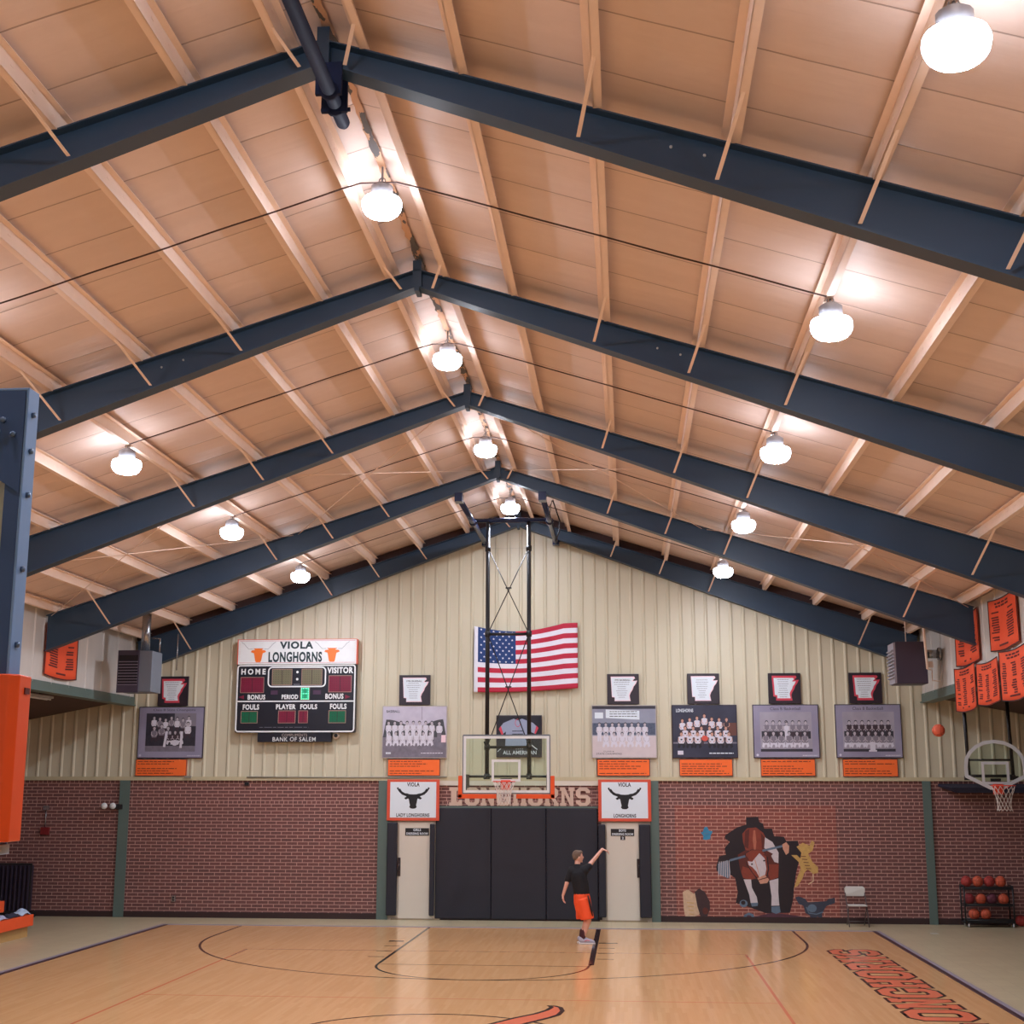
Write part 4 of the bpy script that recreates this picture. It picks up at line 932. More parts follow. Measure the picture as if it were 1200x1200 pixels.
mb = MB(); mb.add([(9.62, YW-.02, 3.10), (11.9, YW-.02, 3.10), (11.9, YW-.55, 3.02), (9.8, YW-.55, 3.02), (9.62, YW-.02, 3.04), (11.9, YW-.02, 2.97), (11.9, YW-.5, 2.9), (9.9, YW-.5, 2.9)], [(0,1,2,3),(7,6,5,4),(0,4,5,1),(1,5,6,2),(2,6,7,3),(3,7,4,0)])
tag(mb.build('folded_awning', mat('dark_navy_canvas', rgb(34, 34, 56), .7)), 'dark navy canvas shelf on the brick behind the fan-shaped backboard', 'canvas shelf')
# ------------------------------------------------------------------ basketball hoops
def rim_net(cx, cy, z, root, facing=-1, r=.228, pl=None):
    """rim centre (cx, cy), bracket towards -facing"""
    mb = MB(); mb.tube([(cx+r*math.cos(2*PI*k/28), cy+r*math.sin(2*PI*k/28), z) for k in range(28)], .010, closed=True, n=8)
    by = cy-facing*(r+.0)
    mb.box(cx-.07, cx+.07, min(by, by-facing*.16), max(by, by-facing*.16), z-.012, z+.010)
    mb.box(cx-.10, cx+.10, min(by-facing*.14, by-facing*.165), max(by-facing*.14, by-facing*.165), z-.17, z+.03)
    mb.add([(cx-.06, by-facing*.02, z-.01), (cx+.06, by-facing*.02, z-.01), (cx+.09, by-facing*.15, z-.16), (cx-.09, by-facing*.15, z-.16), (cx, by-facing*.12, z-.02)], [(0,1,2,3),(0,3,4),(1,4,2),(2,4,3),(0,4,1)])
    for s_ in (-1, 1): mb.tube([(cx+s_*r*.8, cy-facing*r*.6, z), (cx+s_*.09, by-facing*.12, z-.08)], .007, n=6)
    mb.build('rim', RIMM, root)
    mb = MB(); n = 12; rows = 6; prof = [(r-.005, 0), (r*.84, .09), (r*.70, .18), (r*.60, .27), (r*.56, .35), (r*.58, .43), (r*.64, .48)]
    for sgn in (-1, 1):
        for k in range(n):
            pts = []
            for i, (rr, h) in enumerate(prof):
                a_ = 2*PI*(k+sgn*i*.5)/n; pts.append((cx+rr*math.cos(a_), cy+rr*math.sin(a_), z-.01-h))
            mb.tube(pts, .0052, n=5)
    mb.build('net', NETM, root)

# --- far hoop, hung from the roof
HX, HY = -.005, 29.15
root = empty('basketball_hoop', (HX, HY, 2.84), 'large glass rectangular basketball hoop hung from the roof at the far end', 'basketball hoop')
x0, x1, z0, z1 = -.915, .925, 2.885, 4.095
mb = MB(); mb.box(x0, x1, HY, HY+.012, z0, z1); mb.build('glass_board', GLASS, root)
mb = MB(); e = .03
for q in ((x0-.01, x0+e-.01, z0, z1), (x1-e+.01, x1+.01, z0, z1), (x0, x1, z0-.01, z0+e-.01), (x0, x1, z1-e+.01, z1+.01)): mb.box(q[0], q[1], HY+.0135, HY+.05, q[2], q[3])
mb.box(x0-.01, x0+.012, HY-.002, HY+.04, z0, z1); mb.box(x1-.012, x1+.01, HY-.002, HY+.04, z0, z1); mb.box(x0, x1, HY-.002, HY+.04, z1-.012, z1+.012)
mb.build('steel_frame', mat('grey_frame_steel', rgb(104, 112, 124), .4), root)
def border(a, x0, x1, z0, z1, w_, m, L=1):
    for q in ((x0, z0, x0+w_, z1), (x1-w_, z0, x1, z1), (x0+w_, z0, x1-w_, z0+w_), (x0+w_, z1-w_, x1-w_, z1)): a.rect(*q, m, L)
a = Art(wallmap(HY)); border(a, x0+.012, x1-.012, z0+.012, z1-.018, .055, WHITE); a.build('white_border', None, root, fix=False)
a = Art(wallmap(HY)); border(a, -.305, .305, 3.13, 3.585, .05, WHITE); a.build('target_square', None, root, fix=False)
for s_, xx in ((-1, x0-.01), (1, x1+.01)):
    mb = MB(); a_, b_ = sorted((xx, xx+s_*.085)); mb.box(a_, b_, HY-.02, HY+.07, z0-.10, 3.25); a_, b_ = sorted((xx+s_*.085, xx-s_*.72)); mb.box(a_, b_, HY-.02, HY+.07, z0-.105, z0-.012)
    bevel(mb.build('edge_padding', ORPAD, root), .01)
rim_net(HX, HY-.165-.228, 3.13, root)
mb = MB(); MY = 29.75
for x in (-.465, .445): mb.tube([(x, MY, 8.84), (x, MY, 3.2)], .045, n=12)
mb.build('mast_pole', BLACK, root)
mb = MB(); mb.tube([(-.8, MY, 8.84), (.9, MY, 8.84)], .048, n=12); mb.tube([(-.45, MY, 8.84), (.44, MY, 8.84)], .058, n=12); mb.build('top_cross_pipe', mat('glossy_navy_steel', rgb(40, 52, 84), .22, metal=.3), root)
mb = MB()
for z in (6.30, 3.86): mb.tube([(-.465, MY, z), (.445, MY, z)], .032, n=10)
mb.tube([(-.86, MY-.05, 3.24), (.87, MY-.05, 3.24)], .026, n=8)
mb.tube([(-.465, MY-.04, 8.2), (.445, MY-.04, 8.2)], .001, n=4)
for x in (-.86, .87): mb.box(x-.02, x+.02, HY+.05, MY-.03, 3.0, 3.28); mb.box(x-.025, x+.025, HY+.045, HY+.07, 2.90, 3.28)
for x in (-.465, .445):
    mb.tube([(x, MY, 3.86), (x, HY+.05, 3.95)], .022, n=8); mb.tube([(x, MY, 3.24), (x, HY+.05, 3.2)], .022, n=8)
    for z in (8.2, 6.3, 3.86, 3.24): mb.tube([(x, MY, z-.06), (x, MY, z+.06)], .062, n=12)
mb.box(-.12, .12, HY+.013, HY+.045, 2.97, 3.2)
mb.build('cross_bars', BLACK, root)
mb = MB()
for (zt, zb) in ((8.14, 6.38), (6.22, 3.96)):
    mb.tube([(-.43, MY, zt), (.41, MY, zb)], .012, n=6); mb.tube([(.41, MY+.02, zt), (-.43, MY+.02, zb)], .012, n=6)
    mb.box(-.07, .06, MY-.02, MY+.03, (zt+zb)/2+.06-.015, (zt+zb)/2+.06+.015)
mb.build('cross_brace', BLACK, root)
PIPEG = mat('glossy_navy_steel', rgb(40, 52, 84), .22, metal=.3)
for x in (-.80, .91):
    mb = MB(); mb.tube([(x, YW-BAY-.1, 8.80), (x, YW-.06, 8.80)], .06, n=14); mb.box(x-.08, x+.08, YW-BAY-.12, YW-BAY+.14, 8.72, 8.90); mb.tube([(x, MY-.07, 8.8), (x, MY+.07, 8.8)], .085, n=12); mb.box(x-.08, x+.08, YW-.26, YW-.06, 8.73, 8.87)
    mb.build('roof_pipe', PIPEG, root)
mb = MB(); mb.tube([(.91, 29.0, 8.90), (1.02, 29.0, 9.12), (1.17, 29.0, 8.66), (1.16, 29.0, 8.45), (1.08, 29.0, 8.22)], .017, n=6); mb.tube([(1.0, 29.0, 9.12), (.95, 29.0, 8.8), (1.04, 29.0, 8.5)], .008, n=6); mb.build('lift_strap', BLACK, root)

# --- fan-shaped hoop in the right aisle
FX, FY = 9.875, 28.5
root = empty('basketball_hoop', (FX, FY, 2.9), 'white rimmed fan-shaped glass basketball hoop in the right aisle', 'basketball hoop')
fan = []
L_ = [(-.60, 3.22), (-.61, 3.42), (-.585, 3.60), (-.50, 3.74), (-.38, 3.85), (-.22, 3.93), (0, 3.965)]
fan = [(FX-.12, 2.98)]+[(FX+x, z) for x, z in L_]+[(FX-x, z) for x, z in L_[-2::-1]]+[(FX+.12, 2.98)]
mb = MB(); mb.prism(fan, lambda u, v, w_: (u, FY+w_, v), .012); mb.build('glass_board', GLASS, root)
inn = grow(fan, -.07); mb = MB(); n = len(fan)
for i in range(n):
    j = (i+1) % n
    q = [fan[i], fan[j], inn[j], inn[i]]
    mb.prism(q, lambda u, v, w_: (u, FY-.003-w_, v), .012)
mb.build('white_border', mat('grey_white_rim_paint', rgb(206, 208, 210), .45), root)
a = Art(wallmap(FY)); border(a, FX-.27, FX+.27, 3.08, 3.53, .055, mat('grey_white_rim_paint', (1,1,1,1))); a.build('target_square', None, root, fix=False)
mb = MB()
for x in (9.44, 10.31): mb.tube([(x-.03, FY+.35, 4.92), (x, FY+.35, 3.2)], .035, n=10)
for z, wd in ((3.57, .02), (3.25, .03)): mb.tube([(9.44, FY+.35, z), (10.31, FY+.35, z)], wd, n=8)
mb.tube([(9.5, FY+.02, 3.25), (9.44, FY+.35, 3.25)], .02, n=8); mb.tube([(10.25, FY+.02, 3.25), (10.31, FY+.35, 3.25)], .02, n=8)
for x in (9.44, 10.31): mb.box(x-.09, x+.09, FY+.30, FY+.40, 3.17, 3.25)
mb.box(FX-.1, FX+.1, FY+.012, FY+.04, 2.98, 3.2); mb.box(9.5, 10.25, FY+.013, FY+.03, 3.22, 3.26)
mb.build('support_frame', BLACK, root)
rim_net(FX+.03, FY-.165-.228, 3.06, root)

# --- near hoop, seen from behind at the left edge
NX, NY = .965, 3.42
root = empty('basketball_hoop', (.05, NY, 2.86), 'near basketball hoop seen from behind at the left edge, orange pad, blue-grey frame', 'basketball hoop')
mb = MB(); mb.box(-.86, NX, NY+.05, NY+.062, 2.90, 4.08); mb.build('glass_board', GLASS, root)
mb = MB()
mb.box(NX-.004, NX+.004, NY, NY+.065, 2.89, 4.09); mb.box(-.87, -.862, NY, NY+.065, 2.89, 4.09)
mb.box(-.87, NX, NY, NY+.065, 4.082, 4.09); mb.box(-.87, NX, NY, NY+.065, 2.885, 2.893)
bevel(mb.build('steel_frame', STEELB, root), .002)
mb = MB(); c = .045
mb.box(NX-c, NX-.004, NY, NY+.006, 2.9, 4.08); mb.box(-.862, -.862+c, NY, NY+.006, 2.9, 4.08); mb.box(-.86, NX-.004, NY, NY+.006, 4.04, 4.082); mb.box(-.86, NX, NY, NY+.006, 2.893, 2.94)
mb.add([(NX-.004, NY-.002, 4.08), (NX-.30, NY-.002, 4.08), (NX-.10, NY-.002, 3.86), (NX-.004, NY-.002, 3.80)], [(0,1,2,3)]); mb.add([(NX-.004, NY+.004, 4.08), (NX-.30, NY+.004, 4.08), (NX-.10, NY+.004, 3.86), (NX-.004, NY+.004, 3.80)], [(3,2,1,0)])
mb.build('back_plate', DARKST, root)
mb = MB()
for z in (4.02, 3.92, 3.80, 3.6, 3.4): mb.lathe([(.008, .004), (.008, .012), (.004, .014)], (NX, NY+.028, z), 'x', 8)
for x, z in ((NX-.03, 3.96), (NX-.075, 3.97), (NX-.06, 4.0), (NX-.12, 3.98)): mb.lathe([(.008, -.002), (.008, -.010), (.004, -.012)], (x, NY, z), 'y', 8)
mb.build('bolts', mat('worn_bolt', rgb(96, 118, 146), .3, metal=.5), root)
a = Art(lambda u, v, L: (u, NY+.0495-.0005*L, v)); border(a, -.83, NX-.045, 2.93, 4.045, .055, mat('grey_green_border_paint', rgb(190, 196, 184), .6)); a.build('white_border', None, root, fix=False)
mb = MB()
pts = [(NX+.012, NY+.085), (NX+.035, NY+.07), (NX+.04, NY-.01), (NX+.02, NY-.03), (NX-.12, NY-.03), (NX-.12, NY-.004), (NX+.005, NY-.004), (NX+.005, NY+.085)]
mb.prism(pts, lambda u, v, w_: (u, v, 2.90+w_), .42)
pts2 = [(-x+.1, y) for x, y in pts]; m2 = MB(); m2.prism(pts2, lambda u, v, w_: (u, v, 2.90+w_), .42); bevel(m2.build('edge_padding', ORPAD, root), .008, 3)
mb.box(-.72, NX-.12, NY-.03, NY-.004, 2.90, 2.96)
bevel(mb.build('edge_padding', ORPAD, root), .008, 3)
mb = MB(); mb.box(NX+.0385, NX+.0415, NY+.022, NY+.05, 3.272, 3.288); mb.build('pad_slot', mat('dark_red_slot', rgb(90, 20, 10), .6), root)
mb = MB(); mb.box(NX-.03, NX+.012, NY-.0, NY+.06, 2.868, 2.892); mb.box(-.8, NX-.04, NY, NY+.05, 2.870, 2.884); mb.build('bottom_bracket', mat('grey_bracket', rgb(160, 172, 184), .4), root)
mb = MB(); mb.tube([(.07, 2.9, 8.94), (.07, 11.30, 8.94)], .062, n=14); mb.lathe([(.001, .07), (.04, .05), (.062, 0)], (.07, 11.30, 8.94), 'y', 12)
mb.box(-.05, .18, 10.69, 10.73, 8.90, 9.20); mb.box(-.05, .18, 10.93, 10.97, 8.86, 9.16); mb.lathe([(.085, 0), (.085, .05)], (.07, 10.68, 8.94), 'y', 12); mb.lathe([(.10, 0), (.10, .06)], (.07, 10.94, 8.94), 'y', 12); mb.tube([(-.06, 10.98, 8.90), (.20, 10.98, 8.90)], .02, n=8)
mb.build('roof_pipe', NAVYP, root)
mb = MB()
for s_ in (-1, 1):
    mb.tube([(.05+s_*.45, 2.9, 8.94), (.05+s_*.45, 2.9, 3.2)], .045, n=10); mb.tube([(.05+s_*.45, 2.9, 3.2), (.05+s_*.40, NY, 3.2)], .03, n=8); mb.tube([(.05+s_*.45, 2.9, 4.0), (.05+s_*.40, NY, 4.0)], .03, n=8)
mb.tube([(-.6, 2.9, 8.94), (.7, 2.9, 8.94)], .05, n=10)
mb.build('mast_pole', BLACK, root)
rim_net(.05, NY+.062+.165+.228, 3.05, root, facing=1)

# ------------------------------------------------------------------ heaters
def louvre(mb, x0, x1, y0, y1, z0, z1, n, axis):
    for i in range(n):
        z = z0+(z1-z0)*(i+.5)/n
        if axis == 'y': mb.box(x0, x1, y0, y1, z-.006, z+.012)
        else: mb.box(x0, x1, y0, y1, z-.01, z+.014)
root = empty('unit_heater', (-8.45, 30.4, 5.10), 'grey hanging gas heater with louvred front and flue, upper left corner', 'heater')
mb = MB(); mb.box(-8.84, -8.08, 30.03, 30.70, 5.10, 6.02); bevel(mb.build('casing', HEATG, root), .01)
mb = MB(); mb.box(-8.86, -8.36, 29.99, 30.028, 5.08, 6.03); bevel(mb.build('front_panel', HEATP, root), .006)
mb = MB(); mb.box(-8.83, -8.39, 29.984, 29.992, 5.28, 5.92); mb.build('dark_opening', DARKIN, root)
mb = MB(); louvre(mb, -8.83, -8.39, 29.965, 29.99, 5.22, 5.80, 9, 'y'); mb.build('louvre_slats', mat('plum_grey_slat', rgb(120, 112, 128), .4), root)
mb = MB(); mb.tube([(-8.40, 30.45, 6.02), (-8.40, 30.45, 6.95)], .10, n=16); mb.build('flue_pipe', GALV, root)
mb = MB(); mb.tube([(-8.12, 30.6, 6.02), (-8.12, 30.6, 6.35), (-8.3, 30.6, 6.36)], .02, n=8); mb.tube([(-8.0, 31.5, 5.7), (-8.0, 31.5, 6.55)], .015, n=6); mb.build('gas_pipe', GALV, root)
root = empty('unit_heater', (8.7, 30.3, 5.2), 'dark plum hanging heater, side louvres, upper right corner beside the banners', 'heater')
mb = MB(); mb.box(8.33, 8.99, 30.0, 30.66, 5.2, 6.1); bevel(mb.build('casing', HEATP, root), .01)
mb = MB(); mb.box(8.29, 8.33, 30.0, 30.64, 5.21, 6.08); louvre(mb, 8.25, 8.30, 30.02, 30.62, 5.3, 5.95, 9, 'x'); mb.build('louvre_slats', mat('pale_grey_slat', rgb(150, 146, 156), .4), root)
mb = MB(); mb.tube([(8.95, 30.35, 5.86), (9.37, 30.35, 5.86)], .095, n=14); mb.tube([(9.30, 30.35, 5.86), (9.36, 30.35, 5.86)], .14, n=14); mb.build('flue_pipe', GALV, root)
mb = MB(); mb.tube([(8.93, 29.92, 6.42), (8.97, 29.92, 5.5)], .028, n=8); mb.tube([(8.62, 30.3, 6.1), (8.62, 30.3, 6.88)], .012, n=6); mb.tube([(8.97, 29.92, 5.5), (9.12, 30.2, 5.5), (9.12, 30.2, 5.28), (9.3, 30.3, 5.26), (9.36, 30.3, 5.5)], .012, n=6)
mb.box(9.04, 9.13, 30.1, 30.2, 5.55, 5.68); mb.build('gas_pipe', PURL, root)

# ------------------------------------------------------------------ banners on the header walls
def side_banner(s_, ya, yb, z0, z1, label, seed, hem=True, off=.0):
    X = s_*(XS-.045-off)
    mb = MB(); N_ = 14; vs = []; fs = []
    for j in range(7):
        for i in range(N_+1):
            u = i/N_; y = ya+(yb-ya)*u; z = z1+(z0-z1)*j/6-.05*math.sin(PI*u)*(1 if j in (0, 6) else 1)
            vs.append((X-s_*(.012*math.sin(u*11+seed)*(j/6)), y, z))
    for j in range(6):
        for i in range(N_): fs.append((j*(N_+1)+i, j*(N_+1)+i+1, (j+1)*(N_+1)+i+1, (j+1)*(N_+1)+i))
    m = MB(); m.add(vs, fs, ORFAB, True)
    r_ = random.Random(seed)
    def P(u, v, L=1):
        y = ya+(yb-ya)*u; z = z1+(z0-z1)*v-.05*math.sin(PI*u)
        return (X-s_*(.012*math.sin(u*11+seed)*v+.0035*L+.003), y, z)
    INKB = mat('dark_banner_print', rgb(96, 30, 26), .8)
    def dash(u0, u1, v0, v1): m.add([P(u0, v0), P(u1, v0), P(u1, v1), P(u0, v1)], [(0,1,2,3)], INKB)
    for v0 in (.07, .13): 
        u = .28
        while u < .72: w_ = r_.uniform(.05, .12); dash(u, min(u+w_, .74), v0, v0+.035); u += w_+.03
    for c_ in ((.12, .36), (.62, .88)) if seed % 2 else ((.08, .26), (.42, .6), (.74, .92)):
        for k in range(12 if seed % 2 else 13):
            v0 = .24+k*.048
            if r_.random() < .12: continue
            dash(c_[0]+r_.uniform(0, .03), c_[1]-r_.uniform(0, .07), v0, v0+.028)
    dash(.34, .66, .88, .915)
    HM = mat('dark_banner_hem', rgb(46, 24, 30), .8)
    for v0, v1 in ((-.0, .02), (.98, 1.0)):
        for i in range(10): m.add([P(i/10, v0), P((i+1)/10, v0), P((i+1)/10, v1), P(i/10, v1)], [(0,1,2,3)], HM)
    for u0, u1 in ((0, .018), (.982, 1)): m.add([P(u0, 0), P(u1, 0), P(u1, 1), P(u0, 1)], [(0,1,2,3)], HM)
    o = m.build('hanging_banner', fix=False)
    so = o.modifiers.new('cloth_thickness', 'SOLIDIFY'); so.thickness = .003; so.offset = 0
    return tag(o, label, 'banner', 'orange championship banners')
side_banner(-1, 28.85, 27.2, 5.27, 6.35, 'orange championship banner on the left white wall behind the beam knee', 1)
side_banner(1, 26.95, 28.85, 5.45, 6.45, 'orange banner on the right wall partly hidden behind the beam knee', 3)
side_banner(1, 24.25, 26.15, 5.50, 6.45, 'orange banner in the upper row right of the beam knee', 5)
side_banner(1, 27.2, 28.9, 4.54, 5.42, 'leftmost long orange banner of the lower row, beside the heater', 2, off=.05)
side_banner(1, 25.55, 27.1, 4.57, 5.37, 'middle long orange banner of the lower row', 4, off=.05)
side_banner(1, 23.6, 25.45, 4.55, 5.44, 'rightmost orange banner of the lower row, cut by the picture edge', 6, off=.05)
root = empty('tube_light_fixture', (-9.9, 26.9, 4.9), 'unlit white tube light under the left aisle ceiling beside the orange pad', 'light fixture')
mb = MB(); mb.box(-10.0, -9.82, 26.2, 28.9, 4.88, 4.93); bevel(mb.build('housing', mat('white_fixture', rgb(176, 180, 184), .5), root), .008)
mb = MB(); mb.tube([(-9.95, 26.25, 4.86), (-9.95, 28.85, 4.86)], .016, n=8); mb.tube([(-9.87, 26.25, 4.86), (-9.87, 28.85, 4.86)], .016, n=8); mb.build('tube', WHITE, root)
for y in (26.6, 28.4):
    mb = MB(); mb.box(-9.94, -9.88, y, y+.05, 4.92, 4.985); mb.build('bracket', GALV, root)

# ------------------------------------------------------------------ folding chair
CHM = mat('pale_grey_chair_paint', rgb(206, 204, 196), .4); CHT = mat('dark_grey_chair_tube', rgb(92, 82, 84), .4, metal=.4)
cx, cy = 7.58, 32.02
root = empty('folding_chair', (cx, cy, 0), 'pale grey metal folding chair against the brick right of the mural', 'chair')
mb = MB(); pts = [(-.19, .63), (.19, .63), (.225, .67), (.23, .80), (.19, .84), (-.19, .84), (-.23, .80), (-.225, .67)]
vs = []
mb.prism(pts, lambda u, v, w_: (cx+u*.98, cy+.24+w_+.06*(u/.23)**2*-1+(v-.63)*.15, v), .014); bevel(mb.build('backrest', CHM, root), .004)
mb = MB(); mb.box(cx-.05, cx+.05, cy+.247, cy+.255, .755, .785); mb.build('backrest_handle_slot', BLACK, root)
mb = MB(); mb.box(cx-.20, cx+.21, cy-.17, cy+.20, .435, .46); bevel(mb.build('seat', CHM, root), .012)
for s_ in (-1, 1):
    mb = MB(); mb.tube([(cx+s_*.215, cy-.22, .0), (cx+s_*.215, cy-.02, .40), (cx+s_*.215, cy+.29, .82)], .012, n=8); mb.build('front_leg', CHT, root)
    mb = MB(); mb.tube([(cx+s_*.19, cy+.26, .0), (cx+s_*.19, cy-.12, .43)], .011, n=8); mb.build('rear_leg', CHT, root)
mb = MB(); mb.tube([(cx-.215, cy-.16, .12), (cx+.215, cy-.16, .12)], .009, n=6); mb.tube([(cx-.19, cy+.2, .08), (cx+.19, cy+.2, .08)], .009, n=6); mb.build('stretcher', CHT, root)

# ------------------------------------------------------------------ ball rack and basketballs
rx0, rx1, ry0, ry1 = 9.93, 10.98, 32.02, 32.38
root = empty('ball_rack', ((rx0+rx1)/2, 32.2, 0), 'black three-tier wheeled ball rack against the brick in the right corner', 'ball rack')
for x in (rx0, rx1):
    mb = MB(); mb.tube([(x, ry0, .08), (x, ry0, .88)], .018, n=8); mb.tube([(x, ry1, .08), (x, ry1, .88)], .018, n=8); mb.tube([(x, ry0, .88), (x, ry1, .88)], .018, n=8); mb.tube([(x, ry0, .1), (x, ry1, .1)], .018, n=8)
    mb.build('end_frame', BLACK, root)
for z in (.15, .48, .84):
    mb = MB()
    for y in (ry0, 32.13, 32.27, ry1): mb.tube([(rx0, y, z-(.0 if y in (ry0, ry1) else .035)), (rx1, y, z-(.0 if y in (ry0, ry1) else .035))], .012, n=8)
    mb.box(rx0, rx1, ry0-.008, ry0+.008, z-.03, z+.03); mb.build('shelf_rails', BLACK, root)
mb = MB(); mb.box(rx0+.02, rx1-.02, ry0+.01, ry1-.01, .09, .11); mb.build('base_tray', BLACK, root)
for x in (rx0+.06, rx1-.03):
    for y in (ry0, ry1):
        mb = MB(); mb.lathe([(.04, -.012), (.04, .012)], (x, y, .04), 'x', 12, mat('pale_caster', rgb(190, 190, 190), .4)); mb.box(x-.018, x+.018, y-.02, y+.02, .05, .09, GALV); mb.build('caster', None, root)
def make_ball(c, m, label, grp=None, r=.12, name='basketball'):
    root = empty(name, (c[0], c[1], c[2]-r), label, 'basketball', grp)
    mb = MB(); mb.ell(c, (r, r, r), n=24, k=14); mb.build('ball_cover', m, root)
    mb = MB(); cv = Vector(c); rs = r+.0005
    rot = Matrix.Rotation(random.uniform(0, 3), 3, 'Z') @ Matrix.Rotation(random.uniform(0, 3), 3, 'X')
    for ring_ in (lambda t: Vector((math.cos(t), math.sin(t), 0)), lambda t: Vector((math.cos(t), 0, math.sin(t))), lambda t: Vector((.62, math.cos(t)*.785, math.sin(t)*.785)), lambda t: Vector((-.62, math.cos(t)*.785, math.sin(t)*.785))):
        mb.tube([cv+rot @ (ring_(2*PI*k/28)*rs) for k in range(28)], .0022, closed=True, n=4)
    mb.build('seams', SEAMM, root); return root
B1 = BALLM; B2 = mat('dull_red_ball', rgb(170, 58, 52), .7); B3 = mat('plum_ball', rgb(104, 48, 64), .7); B4 = mat('dark_red_ball', rgb(140, 46, 50), .7)
place = {.965: [(10.03, B2), (10.28, B1), (10.53, B2), (10.77, B1)], .59: [(10.07, B4), (10.32, B1), (10.56, B3), (10.81, B1)], .265: [(10.16, B1), (10.41, B1)]}
tier = {.965: 'top', .59: 'middle', .265: 'bottom'}; pos = ['first', 'second', 'third', 'fourth']
for z, row in place.items():
    for i, (x, m) in enumerate(row): make_ball((x, 32.2, z+.005), m, '%s basketball on the %s tier of the rack, %s from the left' % ({B1: 'orange', B2: 'red', B3: 'plum', B4: 'dark red'}[m], tier[z], pos[i]), 'basketballs on the rack')
make_ball((11.2, 32.35, .121), B2, 'red basketball lying on the floor right of the rack')
make_ball((8.48, 27.0, 4.09), BALLM, 'orange basketball flying through the air towards the fan-shaped backboard')

# ------------------------------------------------------------------ bleachers on the left
root = empty('bleachers', (-10.5, 22, 0), 'orange pull-out bleacher benches on the beige floor at the left edge', 'bleachers')
BW = mat('varnished_bleacher_plywood', rgb(186, 148, 92), .4); OB = mat('bleacher_orange_plastic', rgb(238, 88, 40), .45)
for i, (xf, zt) in enumerate(((-9.68, .44), (-10.32, .70), (-10.96, .96))):
    yf = 28.3
    mb = MB(); mb.box(xf-.28, xf, 8, yf, zt-.225, zt); o = mb.build('bench_seat', OB, root); bevel(o, .012)
    mb = MB(); mb.box(xf-.62, xf-.09, 8, yf-.05, .0 if i == 0 else zt-.44, zt-.24); mb.build('riser', BW, root)
    mb = MB(); mb.box(xf-.62, xf-.28, 8, yf-.03, zt-.245, zt-.215); mb.build('foot_board', BW, root)
def cloth(cx, cy, z, sx, sy, h, m, name, label, seed, cat='clothing'):
    mb = MB(); n = 12; vs = []; fs = []
    for j in range(n+1):
        for i in range(n+1):
            u = i/n*2-1; v = j/n*2-1; rr = max(0, 1-(abs(u)**3+abs(v)**3)*.7)
            zz = h*rr*(.55+.45*noise.noise(Vector((u*1.6+seed, v*1.6, seed))))+.008
            k = 1-.12*noise.noise(Vector((u*2, v*2+seed, 5)))
            vs.append((cx+u*sx*k, cy+v*sy*k, z+max(.004, zz)))
    for j in range(n):
        for i in range(n): fs.append((j*(n+1)+i, j*(n+1)+i+1, (j+1)*(n+1)+i+1, (j+1)*(n+1)+i))
    mb.add(vs, fs, None, True); o = mb.build(name, m, fix=False)
    so = o.modifiers.new('cloth_thickness', 'SOLIDIFY'); so.thickness = .006; so.offset = -1; sb = o.modifiers.new('smooth', 'SUBSURF'); sb.levels = 1; sb.render_levels = 1
    return tag(o, label, cat)
cloth(-9.84, 28.03, .44, .13, .22, .17, mat('pale_blue_towel', rgb(176, 196, 220), .9), 'crumpled_towel', 'pale blue crumpled towel on the end of the orange bench', 2, 'towel')
cloth(-9.84, 27.48, .44, .13, .25, .12, mat('dark_navy_jacket', rgb(36, 38, 58), .9), 'folded_jacket', 'dark navy jacket lying on the orange bench beside the towel', 4)
cloth(-9.82, 26.96, .44, .13, .20, .13, mat('lilac_grey_sweater', rgb(168, 172, 198), .9), 'crumpled_sweater', 'grey-lilac sweater on the orange bench left of the dark jacket', 9)
root = empty('slatted_rack', (-11.85, 32.2, 0), 'dark upright rack of metal bars standing on floor behind bleachers, by brick', 'rack')
mb = MB(); mb.box(-12.2, -11.42, 31.95, 32.0, .12, .17); mb.box(-12.2, -11.42, 31.95, 32.0, 1.2, 1.25); [mb.box(xx, xx+.03, 31.94, 32.0, .08, 1.25) for xx in (-12.22, -11.42)]
mb.box(-12.2, -12.16, 31.9, 32.4, 0, .12); mb.box(-11.46, -11.42, 31.9, 32.4, 0, .12); mb.build('frame', BLACK, root)
for k in range(8):
    x = -12.17+k*.104; mb = MB(); mb.box(x-.022, x+.022, 31.93, 32.15, .17, 1.2); bevel(mb.build('upright_bar', mat('dark_violet_metal', rgb(46, 38, 56), .45), root), .006)

# ------------------------------------------------------------------ the boy shooting
PY = 28.0
def V3(x, y, z): return Vector((x, PY+y, z))
def capsule(mb, p0, p1, r0, r1, m=None, n=14):
    d = (p1-p0); L = d.length; d.normalize(); pts = []; rs = []
    for k in range(5): t = -math.cos(PI/2*k/4); pts.append(p0+d*(t*r0)); rs.append(max(.001, r0*math.sqrt(max(0, 1-t*t))))
    for k in range(1, 5): pts.append(p0+d*L*k/5); rs.append(r0+(r1-r0)*k/5)
    for k in range(5): t = math.sin(PI/2*k/4); pts.append(p1+d*(t*r1)); rs.append(max(.001, r1*math.sqrt(max(0, 1-t*t))))
    mb.tube(pts, rs, m, n)
def remesh(o, vox, sm=4, fac=.6):
    m = o.modifiers.new('skin_union', 'REMESH'); m.mode = 'VOXEL'; m.voxel_size = vox; m.use_smooth_shade = True
    s_ = o.modifiers.new('soften', 'SMOOTH'); s_.iterations = sm; s_.factor = fac; return o
root = empty('person', (1.66, PY, 0), 'boy in black t-shirt and orange shorts, arm raised after shooting', 'person')
SKIN = mat('boy_skin', rgb(222, 170, 150), .55, var=.04); HAIR = mat('light_brown_hair', rgb(112, 92, 78), .8, bump=.5, bscale=120)
mb = MB()
